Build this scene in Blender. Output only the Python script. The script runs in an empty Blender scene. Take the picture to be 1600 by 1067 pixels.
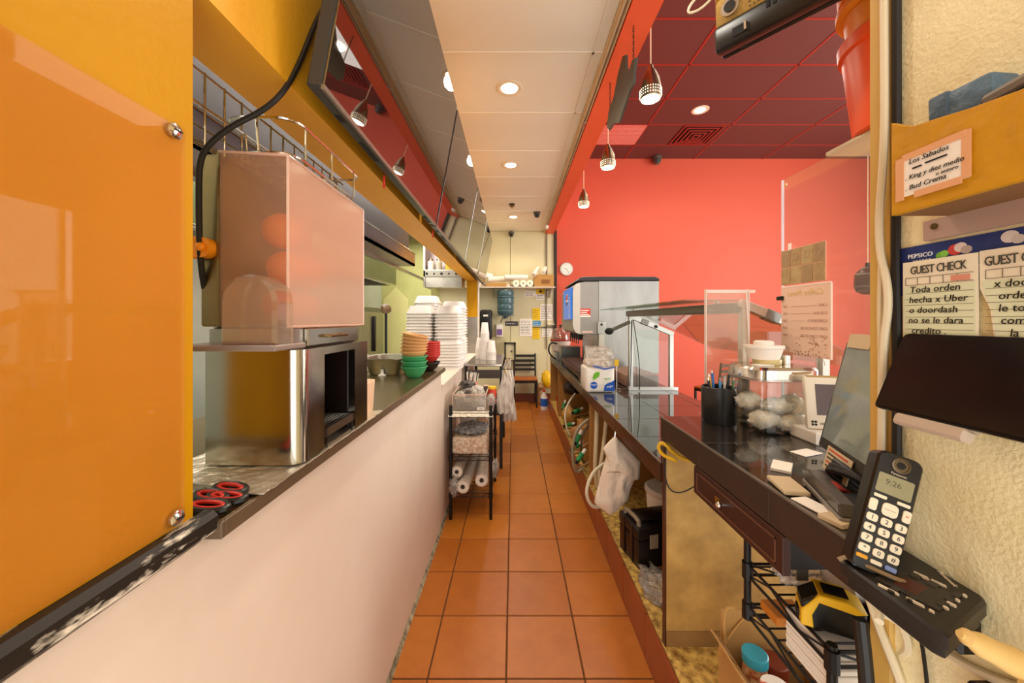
import bpy, bmesh, math, random
from mathutils import Vector, Matrix, noise as mnoise
R = math.radians
random.seed(7)
scn = bpy.context.scene
COL = scn.collection
F, CX, CY, EYE = 572.0, 802.0, 500.0, 1.40      # focal length and horizon of the photo (1600 px frame), eye height in m

# ------------------------------------------------------------------ camera, world, lights, exposure
cd = bpy.data.cameras.new('camera'); cam = bpy.data.objects.new('camera', cd); COL.objects.link(cam)
cd.sensor_width = 36; cd.lens = 36 * F / 1600
cd.shift_x = (800 - CX) / 1600; cd.shift_y = -(533.5 - CY) / 1600
cam.location = (0, 0, EYE); cam.rotation_euler = (R(90), 0, 0)
cd.clip_start = 0.02
scn.camera = cam
W_ = bpy.data.worlds.new('world'); scn.world = W_; W_.use_nodes = True
bg = W_.node_tree.nodes['Background']; bg.inputs[0].default_value = (1.0, 0.98, 0.95, 1); bg.inputs[1].default_value = 1.45
vs = scn.view_settings
vs.view_transform = 'Standard'; vs.look = 'None'; vs.gamma = 1; vs.use_curve_mapping = False
vs.exposure = 0.48
def lamp(name, kind, loc, energy, color=(1, .85, .66), size=.2, size_y=None, rot=(0, 0, 0), spot=None):
    l = bpy.data.lights.new(name, kind); l.energy = energy; l.color = color
    if kind == 'AREA':
        l.size = size
        if size_y: l.shape = 'RECTANGLE'; l.size_y = size_y
    elif kind == 'SPOT':
        l.spot_size = R(spot or 110); l.spot_blend = .6; l.shadow_soft_size = size
    else: l.shadow_soft_size = size
    o = bpy.data.objects.new(name, l); COL.objects.link(o); o.location = loc; o.rotation_euler = rot
    o['kind'] = 'helper'
    return o
# storefront daylight behind the camera and from the dining room windows, added unseen fill lamps for kitchen and pass-through, ceiling lamps
lamp('storefront_daylight', 'AREA', (0.3, -1.8, 1.7), 16, (1, .98, .95), 3.4, 3.0, (R(90), 0, 0))
lamp('dining_window_daylight', 'AREA', (6.4, 2.6, 2.0), 270, (1, .96, .90), 5.0, 2.6, (0, R(90), 0))
lamp('dining_ceiling_light', 'AREA', (2.8, 3.4, 4.0), 30, (1, .93, .82), 2.5, 3.0)
lamp('kitchen_fill_light', 'AREA', (-1.30, 3.6, 2.60), 50, (1, .98, .86), .5, 3.4)  # no such lamp in view; added as fill for the kitchen
lamp('kitchen_fill_light', 'AREA', (-1.30, 1.1, 2.60), 30, (1, .98, .86), .5, 1.2)  # second unseen fill, added to lift the dark near end
lamp('pass_through_fill_light', 'AREA', (-.87, 2.2, 2.62), 19, (1, .95, .82), .12, 3.2)  # added fill, unseen, to light the counter that the overshelf panel blocks
lamp('ceiling_lamp_beam', 'SPOT', (0, 1.2, 2.90), 20, (1, .93, .80), .06, None, (0, 0, 0), 150)

# ------------------------------------------------------------------ helpers
def P(px, py, Y): return Vector(((px - CX) * Y / F, Y, EYE - (py - CY) * Y / F))
def PX(px, py, X):
    Y = F * X / (px - CX); return Vector((X, Y, EYE - (py - CY) * Y / F))
def PZ(px, py, z):
    Y = F * (EYE - z) / (py - CY); return Vector(((px - CX) * Y / F, Y, z))
def lin(h):
    h = h.lstrip('#'); out = []
    for i in (0, 2, 4):
        c = int(h[i:i + 2], 16) / 255
        out.append(c / 12.92 if c <= .04045 else ((c + .055) / 1.055) ** 2.4)
    return (*out, 1)
MATS = {}
def mat(name, hexc, rough=.5, metal=0, spots=None, bump=None, spec=.5, trans=0, ior=1.45, emit=0, stretch=None, coat=0, bands=None, alpha=1, sheen=0):
    """spots=(scale, amount, hex, contrast)  bump=(scale, strength)  stretch=(x,y,z) scales the coordinates"""
    if name in MATS: return MATS[name]
    m = bpy.data.materials.new(name); m.use_nodes = True; MATS[name] = m
    nt = m.node_tree; N = nt.nodes; L = nt.links; b = N['Principled BSDF']
    b.inputs['Base Color'].default_value = lin(hexc); b.inputs['Roughness'].default_value = rough
    b.inputs['Metallic'].default_value = metal; b.inputs['Specular IOR Level'].default_value = spec
    b.inputs['Transmission Weight'].default_value = trans; b.inputs['IOR'].default_value = ior
    b.inputs['Coat Weight'].default_value = coat; b.inputs['Coat Roughness'].default_value = .06
    b.inputs['Alpha'].default_value = alpha
    if emit:
        b.inputs['Emission Color'].default_value = lin(hexc); b.inputs['Emission Strength'].default_value = emit
    tc = mp = None
    def coords():
        nonlocal tc, mp
        if mp is None:
            tc = N.new('ShaderNodeTexCoord'); mp = N.new('ShaderNodeMapping')
            L.new(tc.outputs['Object'], mp.inputs[0])
            if stretch: mp.inputs['Scale'].default_value = stretch
        return mp.outputs[0]
    if spots:
        sc, amt, h2, con = (*spots, 0.25)[:4]; mid_ = spots[4] if len(spots) > 4 else .5
        n = N.new('ShaderNodeTexNoise'); n.inputs['Scale'].default_value = sc; n.inputs['Detail'].default_value = 6; n.inputs['Roughness'].default_value = .6
        L.new(coords(), n.inputs['Vector'])
        r = N.new('ShaderNodeMapRange'); r.inputs[1].default_value = mid_ - con; r.inputs[2].default_value = mid_ + con; r.inputs[4].default_value = amt
        L.new(n.outputs[0], r.inputs[0])
        x = N.new('ShaderNodeMix'); x.data_type = 'RGBA'; x.inputs[6].default_value = lin(hexc); x.inputs[7].default_value = lin(h2)
        L.new(r.outputs[0], x.inputs[0]); L.new(x.outputs[2], b.inputs['Base Color'])
    if bump:
        n = N.new('ShaderNodeTexNoise'); n.inputs['Scale'].default_value = bump[0]; n.inputs['Detail'].default_value = 5
        L.new(coords(), n.inputs['Vector'])
        bp = N.new('ShaderNodeBump'); bp.inputs['Strength'].default_value = bump[1]; bp.inputs['Distance'].default_value = .01
        L.new(n.outputs[0], bp.inputs['Height']); L.new(bp.outputs[0], b.inputs['Normal'])
    return m
def clear(name, tint='FFFFFF', gloss=.10, rough=.02, body=0, bodyhex='FFFFFF', crinkle=None):
    """thin clear plastic / glass: see-through plus a mirror-like sheen that grows at grazing angles"""
    if name in MATS: return MATS[name]
    m = bpy.data.materials.new(name); m.use_nodes = True; MATS[name] = m
    nt = m.node_tree; N = nt.nodes; L = nt.links; out = N['Material Output']; N.remove(N['Principled BSDF'])
    t = N.new('ShaderNodeBsdfTransparent'); t.inputs[0].default_value = lin(tint)
    g = N.new('ShaderNodeBsdfGlossy'); g.inputs['Roughness'].default_value = rough
    lw = N.new('ShaderNodeLayerWeight'); lw.inputs[0].default_value = .5
    pw = N.new('ShaderNodeMath'); pw.operation = 'POWER'; pw.inputs[1].default_value = 4; L.new(lw.outputs['Facing'], pw.inputs[0])
    ad = N.new('ShaderNodeMath'); ad.operation = 'MULTIPLY_ADD'; ad.inputs[1].default_value = .6; ad.inputs[2].default_value = gloss; L.new(pw.outputs[0], ad.inputs[0])
    ad.use_clamp = True
    mx = N.new('ShaderNodeMixShader'); L.new(ad.outputs[0], mx.inputs[0]); L.new(t.outputs[0], mx.inputs[1]); L.new(g.outputs[0], mx.inputs[2])
    last = mx
    if body:
        d = N.new('ShaderNodeBsdfDiffuse'); d.inputs[0].default_value = lin(bodyhex)
        tl = N.new('ShaderNodeBsdfTranslucent'); tl.inputs[0].default_value = lin(bodyhex)
        dd = N.new('ShaderNodeMixShader'); dd.inputs[0].default_value = .35; L.new(d.outputs[0], dd.inputs[1]); L.new(tl.outputs[0], dd.inputs[2])
        m2 = N.new('ShaderNodeMixShader'); m2.inputs[0].default_value = body; L.new(mx.outputs[0], m2.inputs[1]); L.new(dd.outputs[0], m2.inputs[2]); last = m2
    if crinkle:
        tc = N.new('ShaderNodeTexCoord'); n = N.new('ShaderNodeTexNoise'); n.inputs['Scale'].default_value = crinkle[0]; n.inputs['Detail'].default_value = 4
        L.new(tc.outputs['Object'], n.inputs['Vector']); bp = N.new('ShaderNodeBump'); bp.inputs['Strength'].default_value = crinkle[1]; bp.inputs['Distance'].default_value = .02
        L.new(n.outputs[0], bp.inputs['Height']); L.new(bp.outputs[0], g.inputs['Normal'])
    L.new(last.outputs[0], out.inputs[0])
    return m
ORD = ['bottom'] + 'second third fourth fifth sixth seventh eighth ninth tenth eleventh twelfth thirteenth fourteenth fifteenth sixteenth seventeenth eighteenth nineteenth twentieth twenty-first twenty-second twenty-third twenty-fourth twenty-fifth'.split()
def nth(i, n):                                     # place in a stack, counted from the nearer end
    if i == 0: return 'bottom'
    if i == n - 1: return 'topmost'
    return ORD[i] + ' from the bottom' if i < n / 2 else ORD[n - 1 - i] + ' from the top'
WL = {}                                            # world position of every parent, by name
class MB:
    """collects shapes (in world metres, or through matrix M) and links them as ONE mesh object"""
    def __init__(s, M=None): s.bm = bmesh.new(); s.M = M or Matrix()
    def _v(s, co): return s.bm.verts.new(s.M @ Vector(co))
    def face(s, pts):
        return s.bm.faces.new([s._v(p) for p in pts])
    def box(s, x0, x1, y0, y1, z0, z1, bev=0, seg=2):
        if x0 > x1: x0, x1 = x1, x0
        if y0 > y1: y0, y1 = y1, y0
        if z0 > z1: z0, z1 = z1, z0
        v = [s._v(c) for c in ((x0,y0,z0),(x1,y0,z0),(x1,y1,z0),(x0,y1,z0),(x0,y0,z1),(x1,y0,z1),(x1,y1,z1),(x0,y1,z1))]
        fs = [s.bm.faces.new([v[i] for i in q]) for q in ((3,2,1,0),(4,5,6,7),(0,1,5,4),(1,2,6,5),(2,3,7,6),(3,0,4,7))]
        if bev:
            es = list({e for f in fs for e in f.edges})
            bmesh.ops.bevel(s.bm, geom=es, offset=bev, segments=seg, affect='EDGES', profile=.5)
        return s
    def prism(s, poly, ax, a, b, bev=0):
        """poly of 2-D points in the plane across axis ax ('x': (y,z), 'y': (x,z), 'z': (x,y)), from a to b along ax"""
        def c(p, d): return {'x': (d, p[0], p[1]), 'y': (p[0], d, p[1]), 'z': (p[0], p[1], d)}[ax]
        A = [s._v(c(p, a)) for p in poly]; B = [s._v(c(p, b)) for p in poly]; n = len(poly)
        fs = [s.bm.faces.new(A[::-1]), s.bm.faces.new(B)]
        for i in range(n): fs.append(s.bm.faces.new((A[i], A[(i+1) % n], B[(i+1) % n], B[i])))
        bmesh.ops.recalc_face_normals(s.bm, faces=fs)
        if bev:
            es = list({e for f in fs[:2] for e in f.edges})
            bmesh.ops.bevel(s.bm, geom=es, offset=bev, segments=1, affect='EDGES')
        return s
    def cyl(s, p0, p1, r0, r1=None, n=14, caps=True):
        r1 = r0 if r1 is None else r1
        p0, p1 = Vector(p0), Vector(p1); d = (p1 - p0).normalized()
        u = d.orthogonal().normalized(); w = d.cross(u)
        A = []; B = []
        for i in range(n):
            t = 2 * math.pi * i / n; q = u * math.cos(t) + w * math.sin(t)
            A.append(s._v(p0 + q * r0)); B.append(s._v(p1 + q * r1))
        for i in range(n): s.bm.faces.new((A[i], A[(i+1) % n], B[(i+1) % n], B[i]))
        if caps: s.bm.faces.new(A[::-1]); s.bm.faces.new(B)
        return s
    def tube(s, pts, r, n=8, smooth=0, closed=False):
        pts = [Vector(p) for p in pts]
        for _ in range(smooth):
            q = [pts[0]]
            for a, b in zip(pts, pts[1:]): q += [a.lerp(b, .25), a.lerp(b, .75)]
            q.append(pts[-1]); pts = q
        if closed: pts = pts + [pts[0], pts[1]]
        rings = []; u = None
        for i, p in enumerate(pts):
            d = (pts[min(i+1, len(pts)-1)] - pts[max(i-1, 0)])
            d = d.normalized() if d.length > 1e-9 else Vector((0, 0, 1))
            u = d.orthogonal().normalized() if u is None else (u - d * u.dot(d)).normalized()
            w = d.cross(u); rr = r if not isinstance(r, (list, tuple)) else r[min(len(r) - 1, int(i * (len(r) - 1) / (len(pts) - 1) + .5))]
            rings.append([s._v(p + (u * math.cos(2*math.pi*k/n) + w * math.sin(2*math.pi*k/n)) * rr) for k in range(n)])
        for a, b in zip(rings, rings[1:]):
            for k in range(n): s.bm.faces.new((a[k], a[(k+1) % n], b[(k+1) % n], b[k]))
        s.bm.faces.new(rings[0][::-1]); s.bm.faces.new(rings[-1])
        return s
    def lathe(s, prof, c=(0, 0, 0), n=24, sx=1, sy=1, sq=0):
        """prof of (r, z) turned round the vertical through c; sq > 0 squares the plan"""
        rings = []
        for r, z in prof:
            ring = []
            for k in range(n):
                t = 2 * math.pi * (k + .5) / n; x, y = math.cos(t), math.sin(t)
                if sq: m = (abs(x) ** sq + abs(y) ** sq) ** (-1 / sq); x, y = x * m, y * m
                ring.append(s._v((c[0] + r * x * sx, c[1] + r * y * sy, c[2] + z)))
            rings.append(ring)
        for a, b in zip(rings, rings[1:]):
            for k in range(n): s.bm.faces.new((a[k], a[(k+1) % n], b[(k+1) % n], b[k]))
        if prof[0][0] > 1e-6: s.bm.faces.new(rings[0][::-1])
        if prof[-1][0] > 1e-6: s.bm.faces.new(rings[-1])
        return s
    def ball(s, c, r, sx=1, sy=1, sz=1, n=2, lump=0, freq=6, seed=0):
        g = bmesh.ops.create_icosphere(s.bm, subdivisions=n, radius=1)
        for v in g['verts']:
            d = v.co.copy(); k = r * (1 + lump * mnoise.noise(d * freq * .4 + Vector((seed, 0, 0))) + lump * .6 * mnoise.noise(d * freq + Vector((0, seed, 0))))
            v.co = s.M @ (Vector(c) + Vector((d.x * sx * k, d.y * sy * k, d.z * sz * k)))
        return s
    def sheet(s, corner, U, V, nu, nv, fn, th=.004):
        """a wrinkled slab: fn(u, v) gives the offset along the normal"""
        corner, U, V = Vector(corner), Vector(U), Vector(V); nn = U.cross(V).normalized(); lay = []
        for side in (1, 0):
            lay.append([[s._v(corner + U * (i / nu) + V * (j / nv) + nn * (fn(i / nu, j / nv) + side * th)) for j in range(nv + 1)] for i in range(nu + 1)])
        a, b = lay
        for i in range(nu):
            for j in range(nv):
                s.bm.faces.new((a[i][j], a[i+1][j], a[i+1][j+1], a[i][j+1])); s.bm.faces.new((b[i][j+1], b[i+1][j+1], b[i+1][j], b[i][j]))
        for i in range(nu):
            s.bm.faces.new((b[i][0], b[i+1][0], a[i+1][0], a[i][0])); s.bm.faces.new((a[i][nv], a[i+1][nv], b[i+1][nv], b[i][nv]))
        for j in range(nv):
            s.bm.faces.new((a[0][j], a[0][j+1], b[0][j+1], b[0][j])); s.bm.faces.new((b[nu][j], b[nu][j+1], a[nu][j+1], a[nu][j]))
        return s
    def build(s, name, m, parent=None, at=None, sharp=35):
        base = Vector(at) if at is not None else (WL[parent.name] if parent is not None else None)
        bm = s.bm
        if base is None:
            cs = [v.co for v in bm.verts]
            base = Vector(((min(c.x for c in cs) + max(c.x for c in cs)) / 2, (min(c.y for c in cs) + max(c.y for c in cs)) / 2, min(c.z for c in cs)))
        for v in bm.verts: v.co -= base
        bm.normal_update(); lim = R(sharp)
        for e in bm.edges:
            e.smooth = len(e.link_faces) == 2 and e.calc_face_angle(3.2) < lim
        for f in bm.faces: f.smooth = True
        me = bpy.data.meshes.new(name); bm.to_mesh(me); bm.free(); me.materials.append(m)
        o = bpy.data.objects.new(name, me); COL.objects.link(o)
        if parent is not None: o.parent = parent; o.location = base - WL[parent.name]
        else: o.location = base
        WL[o.name] = base
        return o
def tag(o, label=None, cat=None, group=None, kind=None):
    if label: o['label'] = label
    if cat: o['category'] = cat
    if group: o['group'] = group
    if kind: o['kind'] = kind
    return o
def thing(name, label, cat, loc, group=None):
    o = bpy.data.objects.new(name, None); COL.objects.link(o); o.location = loc; o.empty_display_size = .05
    WL[o.name] = Vector(loc)
    return tag(o, label, cat, group)
def struct(o): o['kind'] = 'structure'; return o
def dup(o, loc=None, rotz=None, label=None, group=None, parent=None):
    c = o.copy(); COL.objects.link(c)
    if parent is not None: c.parent = parent; WL[c.name] = WL[parent.name] + Vector(o.location)
    else:
        c.location = loc; WL[c.name] = Vector(loc)
        if rotz is not None: c.rotation_euler = (0, 0, rotz)
        if label: c['label'] = label
        if group: c['group'] = group
    for ch in list(o.children): dup(ch, parent=c)
    return c
def frame(o, right, up):
    """matrix with local x along right, y along up, origin o"""
    r = Vector(right).normalized(); n = r.cross(Vector(up)).normalized(); u = n.cross(r)
    M = Matrix((r, u, n)).transposed().to_4x4(); M.translation = Vector(o); return M
def text(name, s, size, M, m, parent=None, align='CENTER', ext=.0004, shear=0, space=1):
    cu = bpy.data.curves.new(name, 'FONT'); cu.body = s; cu.size = size; cu.extrude = ext; cu.align_x = align; cu.align_y = 'CENTER'
    cu.resolution_u = 2; cu.shear = shear; cu.space_character = space
    t = bpy.data.objects.new(name, cu); COL.objects.link(t)
    me = bpy.data.meshes.new_from_object(t.evaluated_get(bpy.context.evaluated_depsgraph_get()))
    bpy.data.objects.remove(t); bpy.data.curves.remove(cu)
    base = WL[parent.name] if parent is not None else M.translation.copy()
    M2 = Matrix.Translation(-base) @ M
    me.transform(M2); me.materials.clear(); me.materials.append(m); me.name = name
    o = bpy.data.objects.new(name, me); COL.objects.link(o)
    if parent is not None: o.parent = parent
    else: o.location = base
    WL[o.name] = base
    return o

# ------------------------------------------------------------------ materials
ORANGE = mat('orange_wall_paint', 'CA9002', .45, spots=(3, .35, 'BC8000'), bump=(60, .15), spec=.25)
YELLOWP = mat('yellow_header_paint', 'EDAE24', .5, spots=(2.5, .5, 'D98F12'), bump=(60, .1))
WHITEW = mat('pinkish_white_wall_paint', 'E6D4C6', .45, spots=(3, .5, 'D6BEAA', .2), bump=(30, .08))
CREAM = mat('rough_cream_wall_paint', 'F8EEC0', .6, spots=(5, .6, 'D2BE80', .16, .56), bump=(190, .28))
REDP = mat('coral_red_wall_paint', 'D0573C', .55, spots=(3, .3, 'C84E34'))
REDS = mat('red_soffit_paint', 'F2643A', .5)
TILE = [mat('terracotta_tile_%s' % n, h, .36, spots=(9, .8, h2, .2), bump=(40, .06)) for n, h, h2 in (('a', 'B86C20', 'A45A14'), ('b', 'BE7224', 'AA621A'), ('c', 'B0641C', '9C5612'))]
GROUT = mat('dark_grout', '5A3A22', .9)
CEILT = mat('cream_ceiling_panel', 'F1EAD8', .8, bump=(350, .35))
CEILB = mat('cream_ceiling_bar', 'F0E6D2', .5)
MAROON = mat('maroon_ceiling_tile', '5E3431', .55, spots=(160, .35, '80483F', .15))
MAROONB = mat('red_ceiling_bar', '9E2E22', .5)
STEEL = mat('brushed_steel', 'B9B4AC', .28, 1, spots=(14, .5, '8E8880'), bump=(25, .04))
STEELP = mat('polished_steel', 'BDB8AE', .16, 1, spots=(6, .35, '9C968E'), bump=(9, .05))
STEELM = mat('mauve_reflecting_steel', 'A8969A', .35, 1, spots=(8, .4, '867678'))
CHROME = mat('chrome', 'D8D4CC', .12, 1)
ALU = mat('aluminium', 'CFCBC4', .3, 1)
BLACK = mat('black_plastic', '15120F', .35)
BLACKM = mat('matte_black', '120F0C', .7)
BLACKW = mat('black_wire', '1A1512', .4, .3)
WHITEP = mat('white_plastic', 'F1EAE0', .4)
FOAM = mat('white_foam', 'E8E0DA', .55)
PAPER = mat('white_paper', 'F3ECE0', .8)
WOODC = mat('plywood', 'B07A36', .6, spots=(9, .7, '8A5A24', .3), stretch=(1, 1, .25))
DIRTY = mat('dirty_plywood_panel', 'CFA458', .6, spots=(9, .85, '7E5C2A', .28), bump=(50, .1))
OSB = mat('golden_strand_board', 'E4BC62', .5, spots=(38, .95, '7C5516', .16), bump=(60, .8))
BROWNW = mat('dark_brown_wood', '4A2414', .35, spots=(12, .6, '2E150B', .3), stretch=(1, .2, 1))
GRANITE = mat('black_glossy_tile', '211C19', .05, spec=1.0, ior=1.9, spots=(120, .4, '3A302A', .12))
EDGEB = mat('brown_counter_edge', '6A5642', .35, spots=(20, .5, '4A3A2C'))
FILM = clear('clear_film', 'F4EFE8', .28, .12, .18, 'F4EEE6', crinkle=(45, 1.0))
ACRYL = clear('clear_acrylic', 'FAF8F4', .035, .01, .03, 'FFF0E4')
GLASS = clear('clear_glass', 'F2F6F2', .07, .01)
INK = mat('black_ink', '1C1814', .7)
BULB = mat('lamp_glow', 'FFF1D0', .5, emit=9)
YEL = mat('yellow_plastic', 'F2C015', .4)
REDPL = mat('red_plastic', 'D03024', .4)
GREEN = mat('green_plastic', '2E8A4A', .4)
BLUE = mat('blue_plastic', '2260C0', .4)
RUBBER = mat('black_cable', '17130F', .5)
CORDW = mat('cream_cable', 'E4D6B4', .5)
FOIL = mat('crumpled_foil', 'E4DCC8', .3, .75, bump=(40, 1.0))
CARD = mat('cardboard', 'B98A4C', .8, spots=(14, .4, 'A2763C'))

# ------------------------------------------------------------------ the setting
YB = 6.30                                           # back wall
ZC = 2.93                                           # corridor ceiling
ZD = 4.20                                           # dining ceiling
XL, XR = -.485, .56                                 # left wall face, right counter front
fl = struct(MB().box(-2.2, 6.7, .3, 6.5, -.06, -.004).build('floor', GROUT, at=(0, 0, -.06)))
xs = [XL, -.335, -.028, .279, XR]
for i in range(1, 21):
    y0 = 1.4305 + .3045 * (i - 4); y1 = y0 + .3045
    if y0 > 6.25: break
    for a, b in zip(xs, xs[1:]):
        MB().box(a + .003, b - .003, y0 + .003, min(y1, 6.30) - .003, -.006, random.uniform(-.0006, .0006), .0022, 1).build('floor_tile', random.choice(TILE), fl)
for ix in range(9):                                 # the dining floor beyond the counters, same tile in a larger size
    for iy in range(8):
        MB().box(1.15 + .6 * ix + .003, 1.75 + .6 * ix - .003, 1.5 + .6 * iy + .003, 2.1 + .6 * iy - .003, -.006, 0, .002, 1).build('floor_tile', TILE[(ix + iy) % 3], fl)

# left half wall, orange wall over it, opening with header and post
wl = struct(MB().box(-.615, XL, -.6, 2.46, 0, 1.056).build('wall_left', WHITEW))
struct(MB().box(-.615, XL, 2.463, 4.87, 0, .955).build('wall_left', WHITEW))
struct(MB().box(-.775, XL, -.6, .558, 1.08, 2.95, .004, 1).build('wall_left', ORANGE))
struct(MB().box(-.618, XL, .56, 4.872, 1.91, 2.95).build('wall_left', YELLOWP))
po = struct(MB().box(-.604, -.462, 4.76, 4.87, 1.44, 1.91).build('trim_2', ORANGE))
MB().box(-.462, -.45, 4.755, 4.872, .97, 1.91).build('corner_bead', WHITEP, po)
MB().box(-.604, -.463, 4.762, 4.868, .96, 1.44).build('steel_plate', STEEL, po)
struct(MB().box(-.62, -.5, 4.872, 6.29, 2.2, 2.93).build('wall_left', mat('cream_end_wall', 'D9C28E', .6)))
CHIP = mat('chipped_black_trim_paint', '1E1812', .5, spots=(22, 1, 'E8DCC8', .03, .53), stretch=(1, .3, 1))
pr = [(XL, 1.068), (XL + .016, 1.068), (XL + .022, 1.075), (XL + .022, 1.094), (XL + .014, 1.102), (XL, 1.102)]
struct(MB().prism([(x, z) for x, z in pr], 'y', -.6, .575).build('trim_1', CHIP))
CAULK = mat('dirty_caulk', 'B8AC90', .8, spots=(30, .9, '4A3A26', .15))
struct(MB().prism([(XL, 0), (XL + .014, 0), (XL + .003, .018), (XL, .02)], 'y', -.6, 4.87).build('baseboard_left', CAULK))

# corridor ceiling: panels and bars
ce = struct(MB().box(-.62, .56, -1.5, YB + .1, ZC + .012, ZC + .06).build('ceiling', CEILB))
js = [2.096 + .608 * k for k in range(-6, 8)]
for a, b in zip(js, js[1:]):
    b2 = min(b, YB)
    MB().box(-.484, .452, a + .008, b2 - .008, ZC, ZC + .013, .003, 1).build('ceiling_panel', CEILT, ce)
    MB().box(.462, .512, a + .008, b2 - .008, ZC, ZC + .013, .002, 1).build('ceiling_panel', CEILT, ce)
    MB().box(-.484, .512, a - .011, a + .011, ZC - .004, ZC + .013, .002, 1).build('ceiling_bar', CEILB, ce)
MB().box(.451, .463, -1.5, YB, ZC - .004, ZC + .013).build('ceiling_bar', CEILB, ce)
tr = struct(MB().box(.512, .556, -1.5, YB, ZC - .02, ZC + .02, .004, 1).build('trim_3', mat('beige_rail', 'C9B08C', .35)))
for x in (.518, .541): MB().box(x, x + .010, -1.5, 6.1, ZC - .042, ZC - .018, .003, 1).build('rail_lip', mat('beige_rail', 'C9B08C'), tr)
for y in (2.75, 4.6): MB().box(.520, .548, y, y + .05, ZC - .05, ZC - .04, .003, 1).build('rail_clip', ALU, tr)
struct(MB().box(.556, .70, -1.5, YB, 2.885, 4.22).build('wall_right', REDS))

# dining ceiling
dc = struct(MB().box(.70, 6.7, -1.5, 6.5, ZD + .012, ZD + .06).build('ceiling', MAROONB))
dx = [.705, 1.93, 3.13, 4.33, 5.53, 6.70]; dy = [3.40 + .615 * k for k in range(-8, 6)]
for a, b in zip(dx, dx[1:]):
    for c, d in zip(dy, dy[1:]):
        if abs(a - .705) < .01 and abs(c - 5.245) < .2: continue
        MB().box(a + .012, b - .012, c + .010, min(d, 6.36) - .010, ZD, ZD + .013, .003, 1).build('ceiling_tile', MAROON, dc)
for x in dx[1:-1]: MB().box(x - .012, x + .012, -1.5, 6.36, ZD - .004, ZD + .012).build('ceiling_bar', MAROONB, dc)
for y in dy: MB().box(.70, 6.7, y - .010, y + .010, ZD - .004, ZD + .012).build('ceiling_bar', MAROONB, dc)

# walls of the dining room and the end wall
struct(MB().box(.70, 6.7, 6.36, 6.5, 0, ZD + .02).build('wall_back', REDP))
struct(MB().box(.745, 1.02, YB, 6.36, 0, ZD).build('wall_back', REDP))
ENDW = mat('cream_end_wall_panel', 'DCD4AE', .5, spots=(2.5, .5, 'CBBE8C', .25), bump=(30, .05))
wb = struct(MB().box(-2.2, .745, YB + .012, 6.5, 0, ZC + .05).build('wall_back', mat('end_wall_joint', '8C7A54', .7)))
for a, b in ((-1.30, -.62), (-.615, -.055), (-.048, .58), (.585, .70)):
    MB().box(a, b, YB, YB + .013, .12, ZC, .003, 1).build('wall_panel', ENDW, wb)
MB().box(.70, .745, YB - .03, YB + .02, 0, ZC).build('door_post', mat('dark_post', '2A211A', .5), wb)
MB().box(.56, .575, YB - .02, YB, .9, ZC).build('conduit', mat('conduit_grey', '6E6656', .5), wb)
struct(MB().box(-.6, .74, YB - .016, YB, 0, .14, .003, 1).build('baseboard_back', mat('brown_base_tile', '7E3A1C', .4)))
wr = struct(MB().box(6.7, 6.8, -1.5, 6.5, 0, .7).build('wall_dining', REDP))
MB().box(6.7, 6.8, -1.5, 6.5, 3.3, 4.25).build('header', REDP, wr)
for k, y in enumerate((-1.4, .5, 2.4, 4.3, 6.2)):
    w = struct(MB().box(6.72, 6.78, y, y + .08, .7, 3.3).build('window_%d' % (k + 1), ALU))
    if k < 4: MB().box(6.745, 6.752, y + .08, y + 1.9, .7, 3.3).build('pane', GLASS, w)

# near right wall with its corner strip
rw = struct(MB().box(.58, .72, -.6, .589, 0, ZD).build('wall_right', CREAM))
MB().box(.574, .60, .556, .592, 0, ZD, .003, 1).build('corner_strip', mat('cream_corner_strip', 'D9B25C', .5, spots=(12, .5, 'C49A48')), rw)

# kitchen shell
GRN = mat('green_yellow_kitchen_paint', 'C3BE7C', .55, spots=(4, .6, 'A5A45E', .25))
KST = mat('kitchen_wall_steel', 'C4CABC', .4, .3, spots=(5, .4, 'A4AA9C'))
struct(MB().box(-2.2, -2.05, .3, 6.4, 0, 2.75).build('wall_kitchen', KST))
wk = struct(MB().box(-2.05, -1.28, 5.70, 6.3, 0, 2.75).build('wall_kitchen', GRN))
MB().prism([(-2.02, .6), (-1.64, .6), (-1.64, 1.72), (-1.83, 1.91), (-2.02, 1.72)], 'y', 5.688, 5.70, .003).build('wall_panel', mat('pale_green_shape', 'D8D08E', .5, spots=(3, .5, 'C9BF7A')), wk)  # pointed shape paler than the wall around it, in thin relief
struct(MB().box(-2.2, -.618, .3, 6.4, 2.66, 2.75).build('ceiling', mat('grey_kitchen_ceiling', '9A9488', .6)))
struct(MB().box(-2.05, -.618, .30, .36, 0, 2.7).build('wall_kitchen', KST))

# right counter plinth: tiled curb with a strand board deck on it
cu = struct(MB().box(.553, 1.25, .60, 5.6, 0, .185).build('trim_4', GROUT))
y = .60
while y < 5.6:
    MB().box(.545, .556, y + .002, min(y + .303, 5.6), .0, .186, .002, 1).build('curb_tile', mat('curb_tile', '9A4A20', .35, spots=(8, .6, '7A3614', .25)), cu); y += .305
MB().box(.557, 1.25, .60, 5.6, .185, .192).build('deck_board', OSB, cu)

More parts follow.
